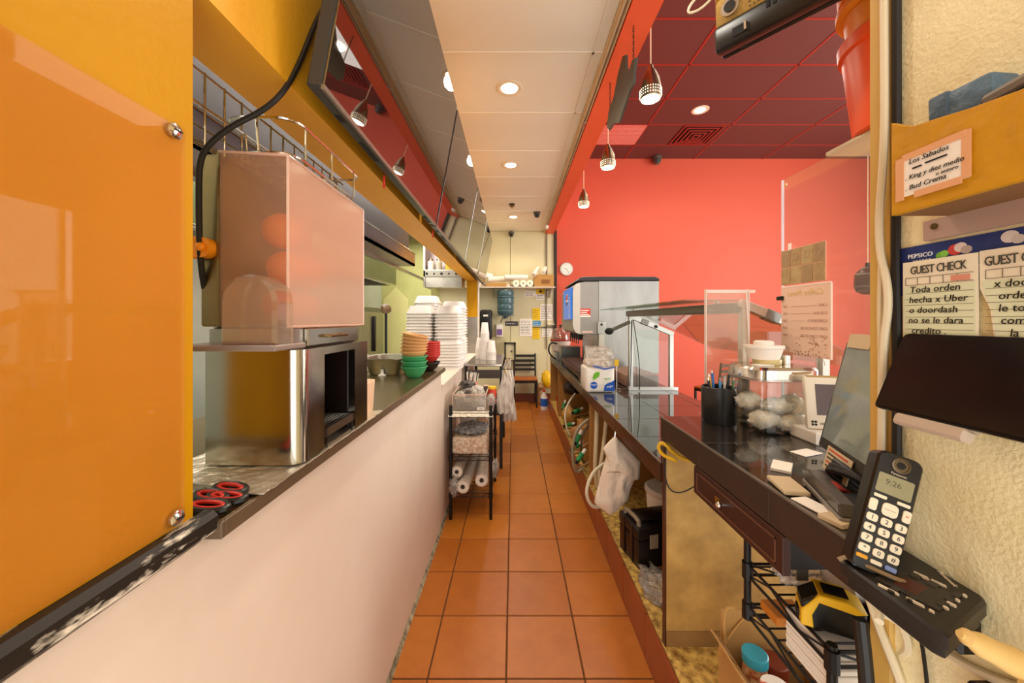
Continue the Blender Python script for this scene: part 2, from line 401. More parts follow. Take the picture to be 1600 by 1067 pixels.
# ------------------------------------------------------------------ orange wall: acrylic sheet with screws
ac = thing('acrylic_sheet', 'large clear acrylic splash sheet screwed flat onto the orange wall', 'splash guard', (-.482, .0, 1.115))
MB().box(-.484, -.480, -.6, .536, 1.106, 1.678, .001, 1).build('sheet', clear('wall_acrylic', 'FFF8EC', .03, .02, .03, 'FFD9B0'), ac)
for yy, zz in ((.519, 1.668), (.522, 1.118)):
    s = MB().lathe([(0, 0), (.011, 0), (.011, .002), (.007, .005), (0, .006)], n=14)
    for v in s.bm.verts: v.co = Vector((-.480 + v.co.z, yy + v.co.x, zz + v.co.y))
    sc = s.build('screw', CHROME, ac)
    MB().box(-.4745, -.4735, yy - .006, yy + .006, zz - .001, zz + .001).build('slot', BLACKM, sc)

# ------------------------------------------------------------------ pass-through counters
ct = thing('pass_through_counter', 'long pass-through kitchen counter with a dark brown front edge', 'counter', (-.7, 1.5, 1.045))
MB().box(-1.02, -.462, .582, 2.46, 1.058, 1.083, .002, 1).build('worktop', mat('olive_steel_top', '8C7C58', .25, .8, spots=(6, .5, '6E6040')), ct)
MB().box(-.463, -.456, .580, 2.46, 1.056, 1.084, .002, 1).build('front_edge', EDGEB, ct)
MB().box(-1.02, -.456, .572, .5825, 1.056, 1.084, .002, 1).build('end_edge', EDGEB, ct)
lc = thing('lower_counter', 'lower white capped counter holding the foam container stacks', 'counter', (-.75, 3.6, .93))
MB().box(-1.15, -.47, 2.463, 4.76, .955, .968, .002, 1).build('worktop', mat('pale_counter_cap', 'E6D8C6', .4), lc)
kb = MB(); kb.box(-1.6, -.62, .8, 4.6, .0, .9); kb = kb.build('kitchen_cabinet', STEEL)
tag(kb, 'stainless base cabinet in the kitchen under the pass-through', 'cabinet')

# ------------------------------------------------------------------ televisions on the header
TVB = mat('tv_bezel_grey', '3A3733', .4)
def tvscreen():
    m = mat('glossy_tv_glass', '17100E', .02, spec=1.0, ior=2.1); return m
def television(y0, y1, label):
    xb, zb, xt, zt = -.405, 1.893, -.292, 2.515
    t = thing('television', label, 'television', ((xb - .04), (y0 + y1) / 2, zb), 'televisions in a row on the header')
    fx, fz = (xt - xb), (zt - zb); L = math.hypot(fx, fz); u = Vector((fx / L, 0, fz / L)); n = Vector((u.z, 0, -u.x))
    M = Matrix((u, Vector((0, 1, 0)), n)).transposed().to_4x4(); M.translation = Vector((xb, 0, zb))   # local x up the screen, y along, z out
    MB(M).box(0, L, y0 + .004, y1 - .004, -.04, -.004, .006, 1).build('housing', TVB, t)
    MB(M).box(.006, L - .003, y0 + .006, y1 - .006, -.004, 0, .001, 1).build('screen', tvscreen(), t)
    MB(M).box(-.002, .010, y0 + .004, y1 - .004, -.006, .002, .001, 1).build('lower_bezel', mat('tv_chrome_edge', '8C8A80', .3, .8), t)
    for f, w in ((.10, .03), (.22, .12), (.86, .05), (.93, .03)):
        yy = y0 + f * (y1 - y0)
        MB(M).box(-.0015, .001, yy, yy + w, -.030, -.016).build('port', BLACKM, t)
    MB().box(-.484, -.435, (y0 + y1) / 2 - .15, (y0 + y1) / 2 + .15, 2.06, 2.36, .005, 1).build('wall_bracket', BLACKM, t)
television(.775, 1.912, 'nearest glossy television tilted out above the juicer')
television(1.928, 3.03, 'second glossy television along the header')
television(3.045, 4.06, 'third glossy television along the header')
television(4.075, 5.15, 'farthest glossy television in the row by the end wall')
o = MB().tube([(-.470, .96, 2.30), (-.472, .934, 2.216), (-.475, .876, 2.11), (-.478, .818, 1.97), (-.487, .774, 1.879), (-.52, .759, 1.833), (-.57, .746, 1.798), (-.61, .737, 1.758), (-.632, .738, 1.725), (-.638, .742, 1.66), (-.640, .748, 1.50), (-.662, .80, 1.42), (-.67, .84, 1.38)], .0055, 8, 3).build('power_cord', RUBBER)
tag(o, 'thick black power cord hanging from the nearest television behind the juicer', 'cord')
for yy, n in ((1.27, 0), (2.04, 1)):
    o = MB().tube([(-.447, yy, 1.90), (-.449, yy, 1.87), (-.452, yy + .01, 1.862)], .004, 6).build('cable_tie', REDPL)
    tag(o, ('red tie under the nearest television', 'red tie under the second television')[n], 'tie')

# ------------------------------------------------------------------ ceiling fittings of the corridor
def downlight(x, y, z, r, label, power=9, group=None):
    t = thing('recessed_light', label, 'ceiling light', (x, y, z - .006), group)
    MB().lathe([(r * .62, -.001), (r * .70, -.005), (r * .92, -.006), (r, -.002), (r, .0), (r * .62, .0)], (x, y, z), 28).build('trim_ring', mat('cream_light_ring', 'EBD9BC', .4), t)
    MB().lathe([(r * .62, -.001), (r * .60, .0), (0, .0)], (x, y, z - .001), 24).build('lens', BULB, t)
    if power: lamp('downlight_beam', 'SPOT', (x, y, z - .03), power, (1, .88, .70), .05, None, (0, 0, 0), 150)
for i, (px, py) in enumerate(((796, 138), (798, 258), (802, 339))):
    p = PZ(px, py, ZC)
    downlight(p.x, p.y, ZC, .088, ('nearest round recessed light in the cream corridor ceiling', 'middle round recessed light in the cream corridor ceiling', 'farthest recessed light in the cream corridor ceiling by the end wall')[i], 28, 'corridor downlights')
p = PZ(800, 319, ZC)
o = MB().lathe([(0, -.05), (.012, -.05), (.014, -.036), (.035, -.03), (.035, -.02), (.02, -.004), (.045, -.003), (.045, 0), (0, 0)], p, 16).build('sprinkler_head', mat('bronze', '8A7654', .3, 1)); tag(o, 'small sprinkler head in the corridor ceiling', 'sprinkler')
def dome_camera(p, label, wall=False, s=1):
    t = thing('dome_camera', label, 'camera', p)
    x, y, z = p
    MB().lathe([(.045*s, 0), (.05*s, -.012*s), (.048*s, -.03*s), (.02*s, -.032*s)], (x, y, z), 18).build('base', mat('grey_camera', '5A544C', .4), t)
    MB().ball((x, y, z - .045*s), .042*s, n=2).build('housing', mat('grey_camera', '5A544C'), t)
    MB().cyl((x, y - .030*s, z - .055*s), (x, y - .046*s, z - .062*s), .022*s, n=14).build('lens', BLACK, t)
p = PZ(839, 331, ZC); dome_camera(p, 'grey dome security camera on the corridor ceiling right side')
dome_camera((-.035, YB - .06, 2.90), 'grey dome security camera at the top of the end wall')
dome_camera((2.46, 6.27, 4.20), 'dark dome security camera at the top of the red wall', s=1.6)
o = MB().box(.50, .55, 5.7, 5.78, 2.83, 2.88, .006).cyl((.525, 5.69, 2.85), (.525, 5.66, 2.845), .018).build('motion_sensor', WHITEP); tag(o, 'small white sensor at the far end of the ceiling rail', 'sensor')

# ------------------------------------------------------------------ pendants, hanging sign
PEND = mat('brushed_bronze', 'A08C70', .28, 1, spots=(20, .4, '6E5C44'))
def pendant(y, label, x=.75, zb=2.607):
    t = thing('pendant_lamp', label, 'pendant lamp', (x, y, zb), 'cone pendants in a line')
    k = 1.0
    MB().lathe([(.052, 0), (.056, .03), (.055, .06), (.045, .11), (.030, .145), (.017, .165), (.012, .185), (0, .187)], (x, y, zb), 28).build('shade', PEND, t)
    d = MB()
    for row in range(3):
        for q in range(26):
            a = 2 * math.pi * q / 26; r = .0565
            d.box(x + math.cos(a) * r - .0018, x + math.cos(a) * r + .0018, y + math.sin(a) * r - .0018, y + math.sin(a) * r + .0018, zb + .012 + row * .015, zb + .017 + row * .015)
    b = d.build('light_holes', mat('lit_hole', 'FFF4D8', .5, emit=1.4), t); b['kind'] = 'stuff'
    MB().lathe([(.050, -.001), (0, -.0015)], (x, y, zb), 24).build('diffuser', BULB, t)
    MB().cyl((x, y, zb + .18), (x, y, ZD), .0035, n=6).build('cord', CORDW, t)
    MB().cyl((x, y, ZD - .02), (x, y, ZD), .04, n=18).build('canopy', PEND, t)
    lamp('pendant_beam', 'SPOT', (x, y, zb - .02), 14, (1, .86, .66), .04, None, (0, 0, 0), 140)
pendant(2.0, 'nearest bronze cone pendant lamp with pierced rim')
pendant(2.9, 'middle bronze cone pendant lamp with pierced rim')
pendant(3.9, 'farthest bronze cone pendant lamp with pierced rim')
SX = .606
crop = [(305,235),(318,228),(320,285),(332,296),(345,250),(362,240),(352,300),(350,350),(335,375),(300,480),(290,510),(265,515),(248,542),(240,530),(245,470),(268,400),(285,310)]
pl = []
for cx_, cy_ in crop:
    q = PX(860 + cx_ / 2.667, cy_ / 2.667, SX); pl.append((q.y, q.z))
sg = thing('hanging_sign', 'dark flat cut-out sign hanging edge-on by two chains under the red soffit', 'sign', (SX, 2.05, 2.62))
MB().prism(pl, 'x', SX - .006, SX + .006).build('board', mat('grey_sign_board', '4C4A42', .5), sg)
def chain(x, y, z0, z1, parent):
    c = MB(); z = z0; i = 0
    while z < z1:
        M = Matrix.Translation((x, y, z)) @ Matrix.Rotation(R(90 * (i % 2)), 4, 'Z')
        q = MB(M); q.bm.free(); q.bm = c.bm
        q.tube([(.004 * math.cos(t * math.pi / 4), 0, .011 * math.sin(t * math.pi / 4)) for t in range(8)], .0016, 5, 0, True)
        z += .016; i += 1
    c.build('chain', mat('dark_chain', '5A4636', .4, .7), parent)
chain(SX, 1.845, 2.70, 2.885, sg); chain(SX, 2.29, 2.69, 2.885, sg)

# ------------------------------------------------------------------ dining ceiling fittings
p = PZ(1094, 172, ZD); downlight(p.x, p.y, ZD, .11, 'round recessed light in the maroon dining ceiling', 30)
g = thing('return_grille', 'pinkish white perforated return grille in the maroon ceiling', 'ceiling grille', (1.31, 5.55, ZD - .006))
MB().box(.735, 1.92, 5.26, 5.84, ZD + .002, ZD + .010).build('backing', mat('grille_pink', 'D88478', .6), g)
for k in range(40):
    xx = .74 + k * .0302; MB().box(xx, xx + .008, 5.26, 5.84, ZD - .006, ZD + .003).build('slat', mat('grille_bar', 'F0A696', .5), g)
for k in range(16):
    yy = 5.27 + k * .0365; MB().box(.735, 1.92, yy, yy + .008, ZD - .005, ZD + .003).build('slat', mat('grille_bar', 'F0A696', .5), g)
v = thing('air_diffuser', 'square red air diffuser with nested louvres in the maroon ceiling', 'ceiling vent', (2.76, 5.54, ZD - .03))
VENT = mat('vent_red', '8E2A20', .5)
MB().box(2.46, 3.07, 5.25, 5.83, ZD - .004, ZD + .002).build('plate', mat('vent_dark', '1E0C0A', .8), v)
for k in range(5):
    h = .30 - k * .06; q = MB(); zc = ZD - .006 - k * .005
    for (a, b, c, d) in ((-h, h, -h, -h + .028), (-h, h, h - .028, h), (-h, -h + .028, -h + .028, h - .028), (h - .028, h, -h + .028, h - .028)):
        q.box(2.765 + a, 2.765 + b, 5.54 + c * .95, 5.54 + d * .95, zc - .006, zc)
    q.build('louvre', VENT, v)

# ------------------------------------------------------------------ juicer on the pass-through
ZT = 1.0835
o = MB().sheet((-.72, .655, ZT), (.274, 0, 0), (0, .60, 0), 24, 40, lambda u, v: .0045 + .0035 * mnoise.noise(Vector((u * 14, v * 26, 0))), .002).build('foil_liner', FOIL)
tag(o, 'crumpled foil liner under the juicer on the pass-through counter', 'foil')
ju = thing('juicer', 'big steel orange juicer with a frosted plastic hopper on the pass-through counter', 'juicer', (-.55, .95, ZT + .008))
zb = ZT + .009
b = MB()
pr = [(-.652, .775)] + [(-.480 + .03 * math.sin(R(a)), .805 - .03 * math.cos(R(a))) for a in range(0, 91, 10)] + [(-.450, .873), (-.60, .873), (-.60, 1.04), (-.450, 1.04), (-.450, 1.128), (-.652, 1.128)]
b.prism(pr, 'z', zb, 1.318)
pr2 = [p for p in pr if p[0] != -.60]
b.prism(pr2, 'z', 1.318, 1.336)
b.build('base_cabinet', STEELP, ju)
MB().box(-.598, -.594, .876, 1.037, zb, 1.316).box(-.594, -.47, .874, .876, zb, 1.316).box(-.594, -.47, 1.037, 1.039, zb, 1.316).build('bay_lining', mat('dark_bay', '2E221E', .3, .6), ju)
dt = MB().box(-.590, -.452, .876, 1.037, zb, zb + .006).box(-.456, -.450, .880, 1.034, zb + .026, zb + .046).box(-.590, -.45, .878, .884, zb + .026, zb + .046).box(-.590, -.45, 1.030, 1.036, zb + .026, zb + .046).build('drip_tray', STEEL, ju)
g = MB()
for k in range(12): g.box(-.588 + k * .011, -.583 + k * .011, .884, 1.030, zb + .038, zb + .042)
g.build('drip_grid', STEEL, dt)
for y in (.885, 1.025): MB().box(-.458, -.451, y - .004, y + .004, zb, zb + .03).build('foot', BLACK, ju)
MB().box(-.66, -.478, .792, 1.118, 1.336, 1.384, .003, 1).build('middle_housing', STEEL, ju)
dr = MB().box(-.478, -.468, .835, 1.105, 1.340, 1.381, .002, 1).build('peel_drawer', STEELP, ju)
MB().tube([(-.468, .91, 1.361), (-.455, .91, 1.361), (-.455, 1.0, 1.361), (-.468, 1.0, 1.361)], .004, 8).build('handle', mat('bronze', '8A7654'), dr)
MB().box(-.655, -.452, .695, .80, 1.340, 1.352, .003, 1).build('catch_tray', mat('smoky_plastic', '8E7C74', .25), ju)
HOP = clear('hopper_plastic', 'FAF0E6', .10, .10, .13, 'FFE0CA')
b = MB(); w = .004
x0, x1, y0, y1, z0, z1 = -.612, -.468, .760, 1.142, 1.386, 1.742
MB().box(x1 - w, x1, y0 + w, y1 - w, z0, z1, .0015, 1).build('front_sheet', clear('hopper_front_plastic', 'FAF0E6', .13, .14, .42, 'FFDCC4'), ju)  # peach body colour paints in the red wall's reflection on this face
b.box(x0, x1, y0, y0 + w, z0, z1 + .008, .0015, 1).box(x0, x1, y1 - w, y1, z0, z1, .0015, 1).box(x0, x1 - w, y0 + w, y1 - w, z1 - w, z1, .001, 1).box(x0, x1 - w, y0 + w, y1 - w, z0, z0 + w)
b.build('hopper_cover', HOP, ju)
e = MB()
for q in (((x1, y0, z0), (x1, y0, z1)), ((x1, y0, z1), (x1, y1, z1)), ((x1, y1, z0), (x1, y1, z1)), ((x0, y0, z1 + .008), (x1, y0, z1)), ((x1, y0, z0), (x1, y1, z0))): e.cyl(*q, .0028, n=6)
e.build('hopper_rim', clear('rim_plastic', 'FFE8DC', .3, .1, .6, 'FFE4D4'), ju)
MB().box(-.655, -.614, .765, 1.12, 1.386, 1.748, .004, 1).box(-.616, -.609, .760, .768, 1.386, 1.748).build('back_column', mat('aged_steel', '9A8A66', .35, .9, spots=(12, .6, '6E6044')), ju)
MB().prism([(-.563 + .0, 1.352), (-.455, 1.352), (-.455, 1.435)] + [(-.509 + .054 * math.cos(R(a)), 1.435 + .054 * math.sin(R(a))) for a in range(15, 180, 15)] + [(-.563, 1.435)], 'y', .700, .764, .007).build('squeezer_cover', clear('squeezer_plastic', 'F4E6D6', .14, .06, .16, 'F4DCC4'), ju)
k = MB(); p = P(330, 388, .76)
k.cyl((p.x - .01, .745, p.z), (p.x - .01, .765, p.z), .021, n=18).box(p.x - .032, p.x - .012, .748, .762, p.z - .023, p.z + .023, .003, 1).ball((p.x - .008, .742, p.z), .009)
k.build('latch_knob', mat('orange_plastic', 'F59A12', .35), ju)
# wire feed basket on the hopper
bk = thing('feed_basket', 'round-cornered wire basket sitting on top of the juicer hopper', 'basket', (-.54, .95, 1.752))
def ring(x0, x1, y0, y1, z, r, rad=.003):
    pts = []
    for cx_, cy_, a0 in ((x1 - r, y0 + r, -90), (x1 - r, y1 - r, 0), (x0 + r, y1 - r, 90), (x0 + r, y0 + r, 180)):
        pts += [(cx_ + r * math.cos(R(a0 + a)), cy_ + r * math.sin(R(a0 + a)), z) for a in (0, 22, 45, 67, 90)]
    return MB().tube(pts, rad, 6, 0, True)
ring(-.625, -.468, .78, 1.13, 1.832, .04, .0032).build('upper_rim', CHROME, bk)
ring(-.615, -.478, .79, 1.12, 1.762, .04).build('lower_rim', CHROME, bk)
for (x, y) in ((-.47, .83), (-.47, .95), (-.47, 1.08), (-.55, .782), (-.55, 1.128), (-.622, .85), (-.622, 1.05)):
    MB().tube([(x, y, 1.832), (x * .985 - .008 if x > -.5 else x + .006, y, 1.762)], .0022, 6).build('upright', CHROME, bk)
for y in (.86, .93, 1.0, 1.07): MB().cyl((-.615, y, 1.762), (-.478, y, 1.762), .0018, n=6).build('bottom_wire', CHROME, bk)
ORG = mat('orange_fruit', 'F08A10', .45, bump=(90, .25))
for i, (y, z, x) in enumerate(((.83, 1.432, -.525), (.84, 1.518, -.520), (.835, 1.602, -.527), (.94, 1.432, -.54), (.95, 1.52, -.535))):
    t = MB().ball((x, y, z), .040, n=3).build('orange', ORG)
    tag(t, ('lowest orange behind the near face of the hopper', 'second orange from the bottom in the hopper', 'topmost orange seen in the hopper', 'lower orange farther back in the hopper', 'upper orange farther back in the hopper')[i], 'orange', 'oranges in the juicer hopper')
# scissors lying on the near end of the counter
def scissors(x, y, rz, label, wid):
    t = thing('scissors', label, 'scissors', (x, y, ZT), 'scissors on the counter end')
    M = Matrix.Translation((x, y, ZT)) @ Matrix.Rotation(R(rz), 4, 'Z')
    for s in (-1, 1):
        pts = [(s * .016 + .016 * math.cos(R(a)) * 1.0, -.03 + .034 * math.sin(R(a)), .010) for a in range(0, 360, 24)]
        h = MB(M).tube(pts, .0062, 8, 0, True).build('handle', BLACK, t)
        MB(M).tube([(s * .016 + .0105 * math.cos(R(a)), -.03 + .028 * math.sin(R(a)), .013) for a in range(0, 360, 24)], .0035, 6, 0, True).build('grip_liner', REDPL, h)
        MB(M).prism([(s * .004, 0), (s * .012, .004), (s * .003, .10), (-s * .001, .10)], 'z', .008 + .001 * s, .010 + .001 * s).build('blade', CHROME, t)
scissors(-.528, .622, 80, 'red and black scissors nearest the counter end', 1)
scissors(-.548, .66, 70, 'red and black scissors closer to the juicer', 1)

# ------------------------------------------------------------------ things on the counter beyond the juicer
o = MB().lathe([(.05, 0), (.052, .006), (.058, .105), (.055, .108), (.0, .108)], (-.53, 1.245, ZT), 20, .8, 1, 5).build('juice_bin', mat('peach_plastic', 'EBC6A6', .5)); tag(o, 'peach plastic bin right beside the juicer', 'bin')
for i, (px, py, m, hx) in enumerate(((588, 583, REDPL, 0), (597, 587, WHITEP, 0), (610, 584, WHITEP, 0))):
    p = PZ(px, py, ZT)
    t = MB().lathe([(.022, 0), (.022, .006), (.010, .010), (.007, .030), (.012, .034), (0, .038)], p, 14).build('spout_cap', m)
    tag(t, ('red spout cap on the counter', 'white spout cap next to the red one', 'white spout cap nearest the green bowls')[i], 'cap')
STEELB = mat('worn_steel_pan', '9A9484', .35, 1)
t = thing('steam_pan', 'grey steel steam pan standing behind the green bowls', 'pan', (-.74, 2.2, ZT))
MB().lathe([(.105, 0), (.11, .01), (.13, .09), (.155, .094), (.155, .098), (.125, .095), (.105, .012), (0, .012)], (-.74, 2.22, ZT), 28, 1, 1.1, 4).build('body', STEELB, t)
MB().tube([(-.90, 2.2, ZT + .096), (-.93, 2.2, ZT + .10), (-.93, 2.28, ZT + .10), (-.90, 2.28, ZT + .096)], .006).build('handle', STEELB, t)
def bowl(r, h, m): return MB().lathe([(r * .42, 0), (r * .46, .003), (r * .68, h * .3), (r * .84, h * .65), (r * .93, h - .006), (r, h - .005), (r, h), (r * .91, h), (r * .80, h * .65), (r * .62, h * .3), (r * .4, .007), (0, .007)], (0, 0, 0), 28).build('bowl', m, at=(0, 0, 0))
GB = mat('green_bowl', '3E9A62', .35); TB = mat('tan_bowl', 'D9A468', .5); RB = mat('red_bowl', 'C8342A', .4); BB = mat('dark_bowl', '2A1E1A', .4)
src = {}
def stack(key, m, r, h, x, y, z, n, pitch, labels, group, tilt=0):
    b = bowl(r, h, m)
    for i in range(n):
        o = b if i == 0 else b.copy()
        if i: COL.objects.link(o)
        o.location = (x, y, z + i * pitch); o.rotation_euler = (0, R(tilt * i), 0)
        WL[o.name] = Vector(o.location)
        tag(o, labels if n == 1 else labels + ', ' + nth(i, n), 'bowl', group)
stack('g', GB, .0725, .062, -.548, 2.03, ZT, 3, .029, 'green bowl of the three under the tan bowls', 'green bowls')
stack('t', TB, .0735, .05, -.552, 2.03, ZT + .096, 6, .0185, 'tan bowl in the stack standing on the green bowls', 'tan bowls', 2.2)
stack('b', BB, .072, .055, -.530, 2.30, ZT, 1, .02, 'black bowl holding the red bowls', None)
stack('r', RB, .072, .045, -.530, 2.30, ZT + .054, 8, .0118, 'red bowl in the stack standing in the black bowl', 'red bowls')

# foam containers: nested bases turned over, each its own object
def foam_base():
    b = MB(); n = 6
    b.lathe([(0, .070), (.082, .070), (.089, .063), (.109, .008), (.118, 0), (.121, .002), (.121, .010), (.112, .012), (.092, .066), (.084, .074), (.0, .074)], (0, 0, 0), 32, 1, 1, 7)
    o = b.build('foam_container', FOAM, at=(0, 0, 0)); return o
fb = foam_base(); first = True
def foam_stack(x, y, z, n, pitch, where, group, jog=0):
    global first
    for i in range(n):
        o = fb if first else fb.copy()
        if not first: COL.objects.link(o)
        first = False
        gap = .03 if i >= n * .5 else 0
        o.location = (x + random.uniform(-.002, .002) + (jog if i >= n // 2 else 0), y + random.uniform(-.002, .002), z + i * pitch + gap)
        o.rotation_euler = (0, 0, R(random.uniform(-1, 1)))
        lab = 'white foam container, ' + nth(i, n) + ' of the stack ' + where
        tag(o, lab, 'container', group)
ZL = .968
foam_stack(-.580, 3.33, ZL, 18, .0268, 'in front by the aisle', 'foam containers in the front aisle stack')
foam_stack(-.835, 3.33, ZL, 18, .0268, 'in front towards kitchen', 'foam containers in the front kitchen stack')
foam_stack(-.582, 3.62, ZL, 20, .0268, 'behind by the aisle', 'foam containers in the rear aisle stack')
foam_stack(-.840, 3.62, ZL, 22, .0268, 'behind towards kitchen', 'foam containers in the rear kitchen stack')

# ------------------------------------------------------------------ kitchen seen through the opening
h = thing('exhaust_hood', 'olive steel exhaust hood along the far kitchen wall', 'range hood', (-1.8, 2.7, 1.87))
OLIVE = mat('olive_steel', '74784E', .35, .7, spots=(5, .5, '5C603C'))
MB().box(-1.62, -1.60, .5, 5.0, 1.87, 2.12).build('front_panel', OLIVE, h)
MB().box(-2.04, -1.62, .5, 5.0, 2.12, 2.16).box(-2.04, -1.62, 4.98, 5.0, 1.87, 2.12).build('canopy', STEEL, h)
MB().box(-1.66, -1.598, .5, 5.005, 1.865, 1.885, .004, 1).build('drip_lip', STEELP, h)
for k in range(6): MB().box(-2.03, -1.66, .6 + .72 * k, 1.28 + .72 * k, 1.95, 1.97).build('filter', STEEL, h)
MB().box(-1.66, -1.6, .5, 4.7, 2.16, 2.66).build('upper_duct_panel', STEELM, h)
ps = thing('overshelf', 'long mauve steel overshelf hanging inside the kitchen opening', 'shelf', (-1.03, 2.0, 1.914))
MB().box(-1.13, -.94, .6, 3.5, 1.914, 1.935).box(-.955, -.94, .6, 3.5, 1.914, 2.03).build('tray', STEELM, ps)
MB().box(-.958, -.935, .6, 3.5, 2.025, 2.036, .002, 1).build('rolled_edge', STEELP, ps)
MB().box(-1.02, -1.0, .6, 3.5, 2.036, 2.66).build('upper_panel', mat('dim_steel_panel', '6A6264', .5, .3, spots=(6, .4, '544C4E')), ps)
MB().box(-1.14, -1.10, .6, 5.65, 1.895, 1.914).build('lower_rail', STEEL, ps)
for y in (1.2, 2.6, 3.48): MB().box(-1.08, -1.05, y, y + .02, 1.935, 2.66).build('hanger', STEEL, ps)
cs = thing('cross_shelf', 'steel cross shelf with pierced rail holding jars high in the kitchen', 'shelf', (-.85, 4.6, 1.80))
MB().box(-1.09, -.625, 4.45, 4.75, 2.00, 2.015).build('board', STEEL, cs)
rl = MB().box(-1.09, -.625, 4.44, 4.452, 1.925, 2.0).build('pierced_rail', mat('grey_rail', '8A857C', .4, .8), cs)
for k in range(5): MB().cyl((-1.05 + k * .09, 4.437, 1.962), (-1.05 + k * .09, 4.441, 1.962), .012 if k % 2 else .017, n=12).build('hole', BLACKM, rl)
MB().box(-1.09, -.625, 4.46, 4.48, 1.80, 1.925).build('lower_panel', STEEL, cs)
MB().box(-1.09, -1.07, 4.44, 4.76, 1.80, 2.64).build('upright', STEEL, cs); MB().box(-.645, -.625, 4.44, 4.76, 1.80, 2.64).build('upright', STEEL, cs)
MB().box(-1.09, -.625, 4.74, 4.75, 2.015, 2.64).build('back_sheet', STEELM, cs)
for i, (x, m) in enumerate(((-1.02, WHITEP), (-.92, mat('grey_jar', 'B8B2A6', .3)), (-.80, mat('yellow_jar', 'C9B43A', .4)), (-.70, mat('clearish_jar', 'CFC8B8', .2)))):
    t = thing('jar', ('white jar at the kitchen end of the cross shelf', 'grey jar second on the cross shelf', 'yellow jar on the cross shelf', 'pale jar nearest the header on the cross shelf')[i], 'jar', (x, 4.53, 2.015), 'jars on the cross shelf')
    MB().lathe([(.035, 0), (.04, .01), (.04, .10), (.028, .115)], (x, 4.53, 2.015), 14).build('body', m, t)
    MB().lathe([(.03, .115), (.03, .14), (0, .14)], (x, 4.53, 2.015), 14).build('lid', STEEL, t)
w = thing('wire_shelf', 'chrome wire shelf back rising behind the yellow header above the juicer', 'shelf', (-.66, 1.0, 1.77))
for z in (1.925, 1.855, 1.77): MB().cyl((-.662, .60, z), (-.662, 1.42, z), .003, n=6).build('rail', CHROME, w)
for k in range(15): MB().cyl((-.662, .625 + .0535 * k, 1.765), (-.662, .625 + .0535 * k, 1.93), .0022, n=6).build('upright', CHROME, w)
for z in (1.80, 1.83): MB().cyl((-.70, .60, z), (-.70, 1.42, z), .0025, n=6).build('rail', CHROME, w)
MB().box(-.75, -.70, .45, 3.6, 2.05, 2.66).build('shelf_panel', mat('grey_steel_panel', '6A6260', .45, .2), w)
f = thing('steel_cabinet', 'tall steel cabinet against the far kitchen wall under the hood', 'cabinet', (-1.9, 4.4, 0))
MB().box(-2.045, -1.80, 3.7, 5.0, 0, 1.56, .006, 1).build('body', mat('dark_steel', '7C7C78', .3, .9), f)
MB().box(-1.80, -1.785, 3.75, 4.95, .1, 1.50, .004, 1).build('door', STEEL, f)
MB().box(-1.785, -1.755, 4.65, 4.69, 1.0, 1.45, .006).build('handle', BLACK, f)
o = MB().box(-1.05, -.80, 2.26, 2.44, ZT, ZT + .022, .004, 1).build('cutting_board', mat('ivory_board', 'EBDFC0', .5)); tag(o, 'ivory cutting board on the kitchen side of the counter', 'cutting board')
s = thing('rack_post', 'small dark pot rack post rising beside the foam containers', 'rack', (-1.13, 3.25, .968))
MB().cyl((-1.13, 3.25, .968), (-1.13, 3.25, 1.50), .012).build('post', BLACK, s); MB().ball((-1.13, 3.25, 1.50), .045, lump=.3, n=2).build('knob', mat('brown_knob', '6E5238', .5), s)

# ------------------------------------------------------------------ wire rack beside the left half wall
def wire_rack(name, label, x0, x1, y0, y1, zs, ztop, pr=.0115, nw=9, zfloor=0, znear=None):
    t = thing(name, label, 'wire rack', ((x0 + x1) / 2, (y0 + y1) / 2, zfloor))
    for x in (x0, x1):
        for y in (y0, y1): MB().cyl((x, y, zfloor), (x, y, znear if znear and y == y0 and x == x0 else ztop), pr, n=12).build('post', BLACKW, t)
    for z in zs:
        q = MB()
        for dz in (0, -.028):
            q.cyl((x0, y0, z + dz), (x1, y0, z + dz), .0035, n=6).cyl((x0, y1, z + dz), (x1, y1, z + dz), .0035, n=6)
            q.cyl((x0, y0, z + dz), (x0, y1, z + dz), .0035, n=6).cyl((x1, y0, z + dz), (x1, y1, z + dz), .0035, n=6)
        for (a, b) in (((x0, y0), (x1, y0)), ((x0, y1), (x1, y1)), ((x0, y0), (x0, y1)), ((x1, y0), (x1, y1))):
            m = max(3, int((abs(b[0] - a[0]) + abs(b[1] - a[1])) / .07)); pts = []
            for i in range(m + 1): pts.append((a[0] + (b[0] - a[0]) * i / m, a[1] + (b[1] - a[1]) * i / m, z - (.028 if i % 2 else 0)))
            q.tube(pts, .0025, 5)
        for x in (x0, x1):
            for y in (y0, y1): q.cyl((x, y, z - .034), (x, y, z + .006), pr + .004, n=10)
        sh = q.build('shelf', BLACKW, t)
        for i in range(nw):
            y = y0 + (y1 - y0) * (i + .5) / nw
            MB().cyl((x0, y, z + .003), (x1, y, z + .003), .0022, n=6).build('wire', BLACKW, sh)
    return t
RX0, RX1, RY0, RY1 = -.440, -.158, 2.575, 3.18
wire_rack('wire_rack', 'black wire rack with three shelves against the white half wall', RX0, RX1, RY0, RY1, (.745, .440, .185), .80)
def blobby(name, label, cat, c, r, sx, sy, sz, m, lump=.35, n=4, freq=7, seed=0, group=None):
    o = MB().ball(c, r, sx, sy, sz, n, lump, freq, seed).build(name, m, sharp=180); return tag(o, label, cat, group)
o = MB().sheet((RX0 - .015, RY0 - .015, .752), (.31, 0, 0), (0, .5, 0), 24, 24, lambda u, v: .005 * mnoise.noise(Vector((u * 12, v * 12, 3))) - (.03 if v < .03 else 0), .004).build('foil_sheet', FOIL)
tag(o, 'crumpled foil lining the top of the black wire rack', 'foil')
t = thing('plastic_bin', 'clear plastic bin of cutlery bags on top of the wire rack', 'bin', (-.31, 2.75, .757))
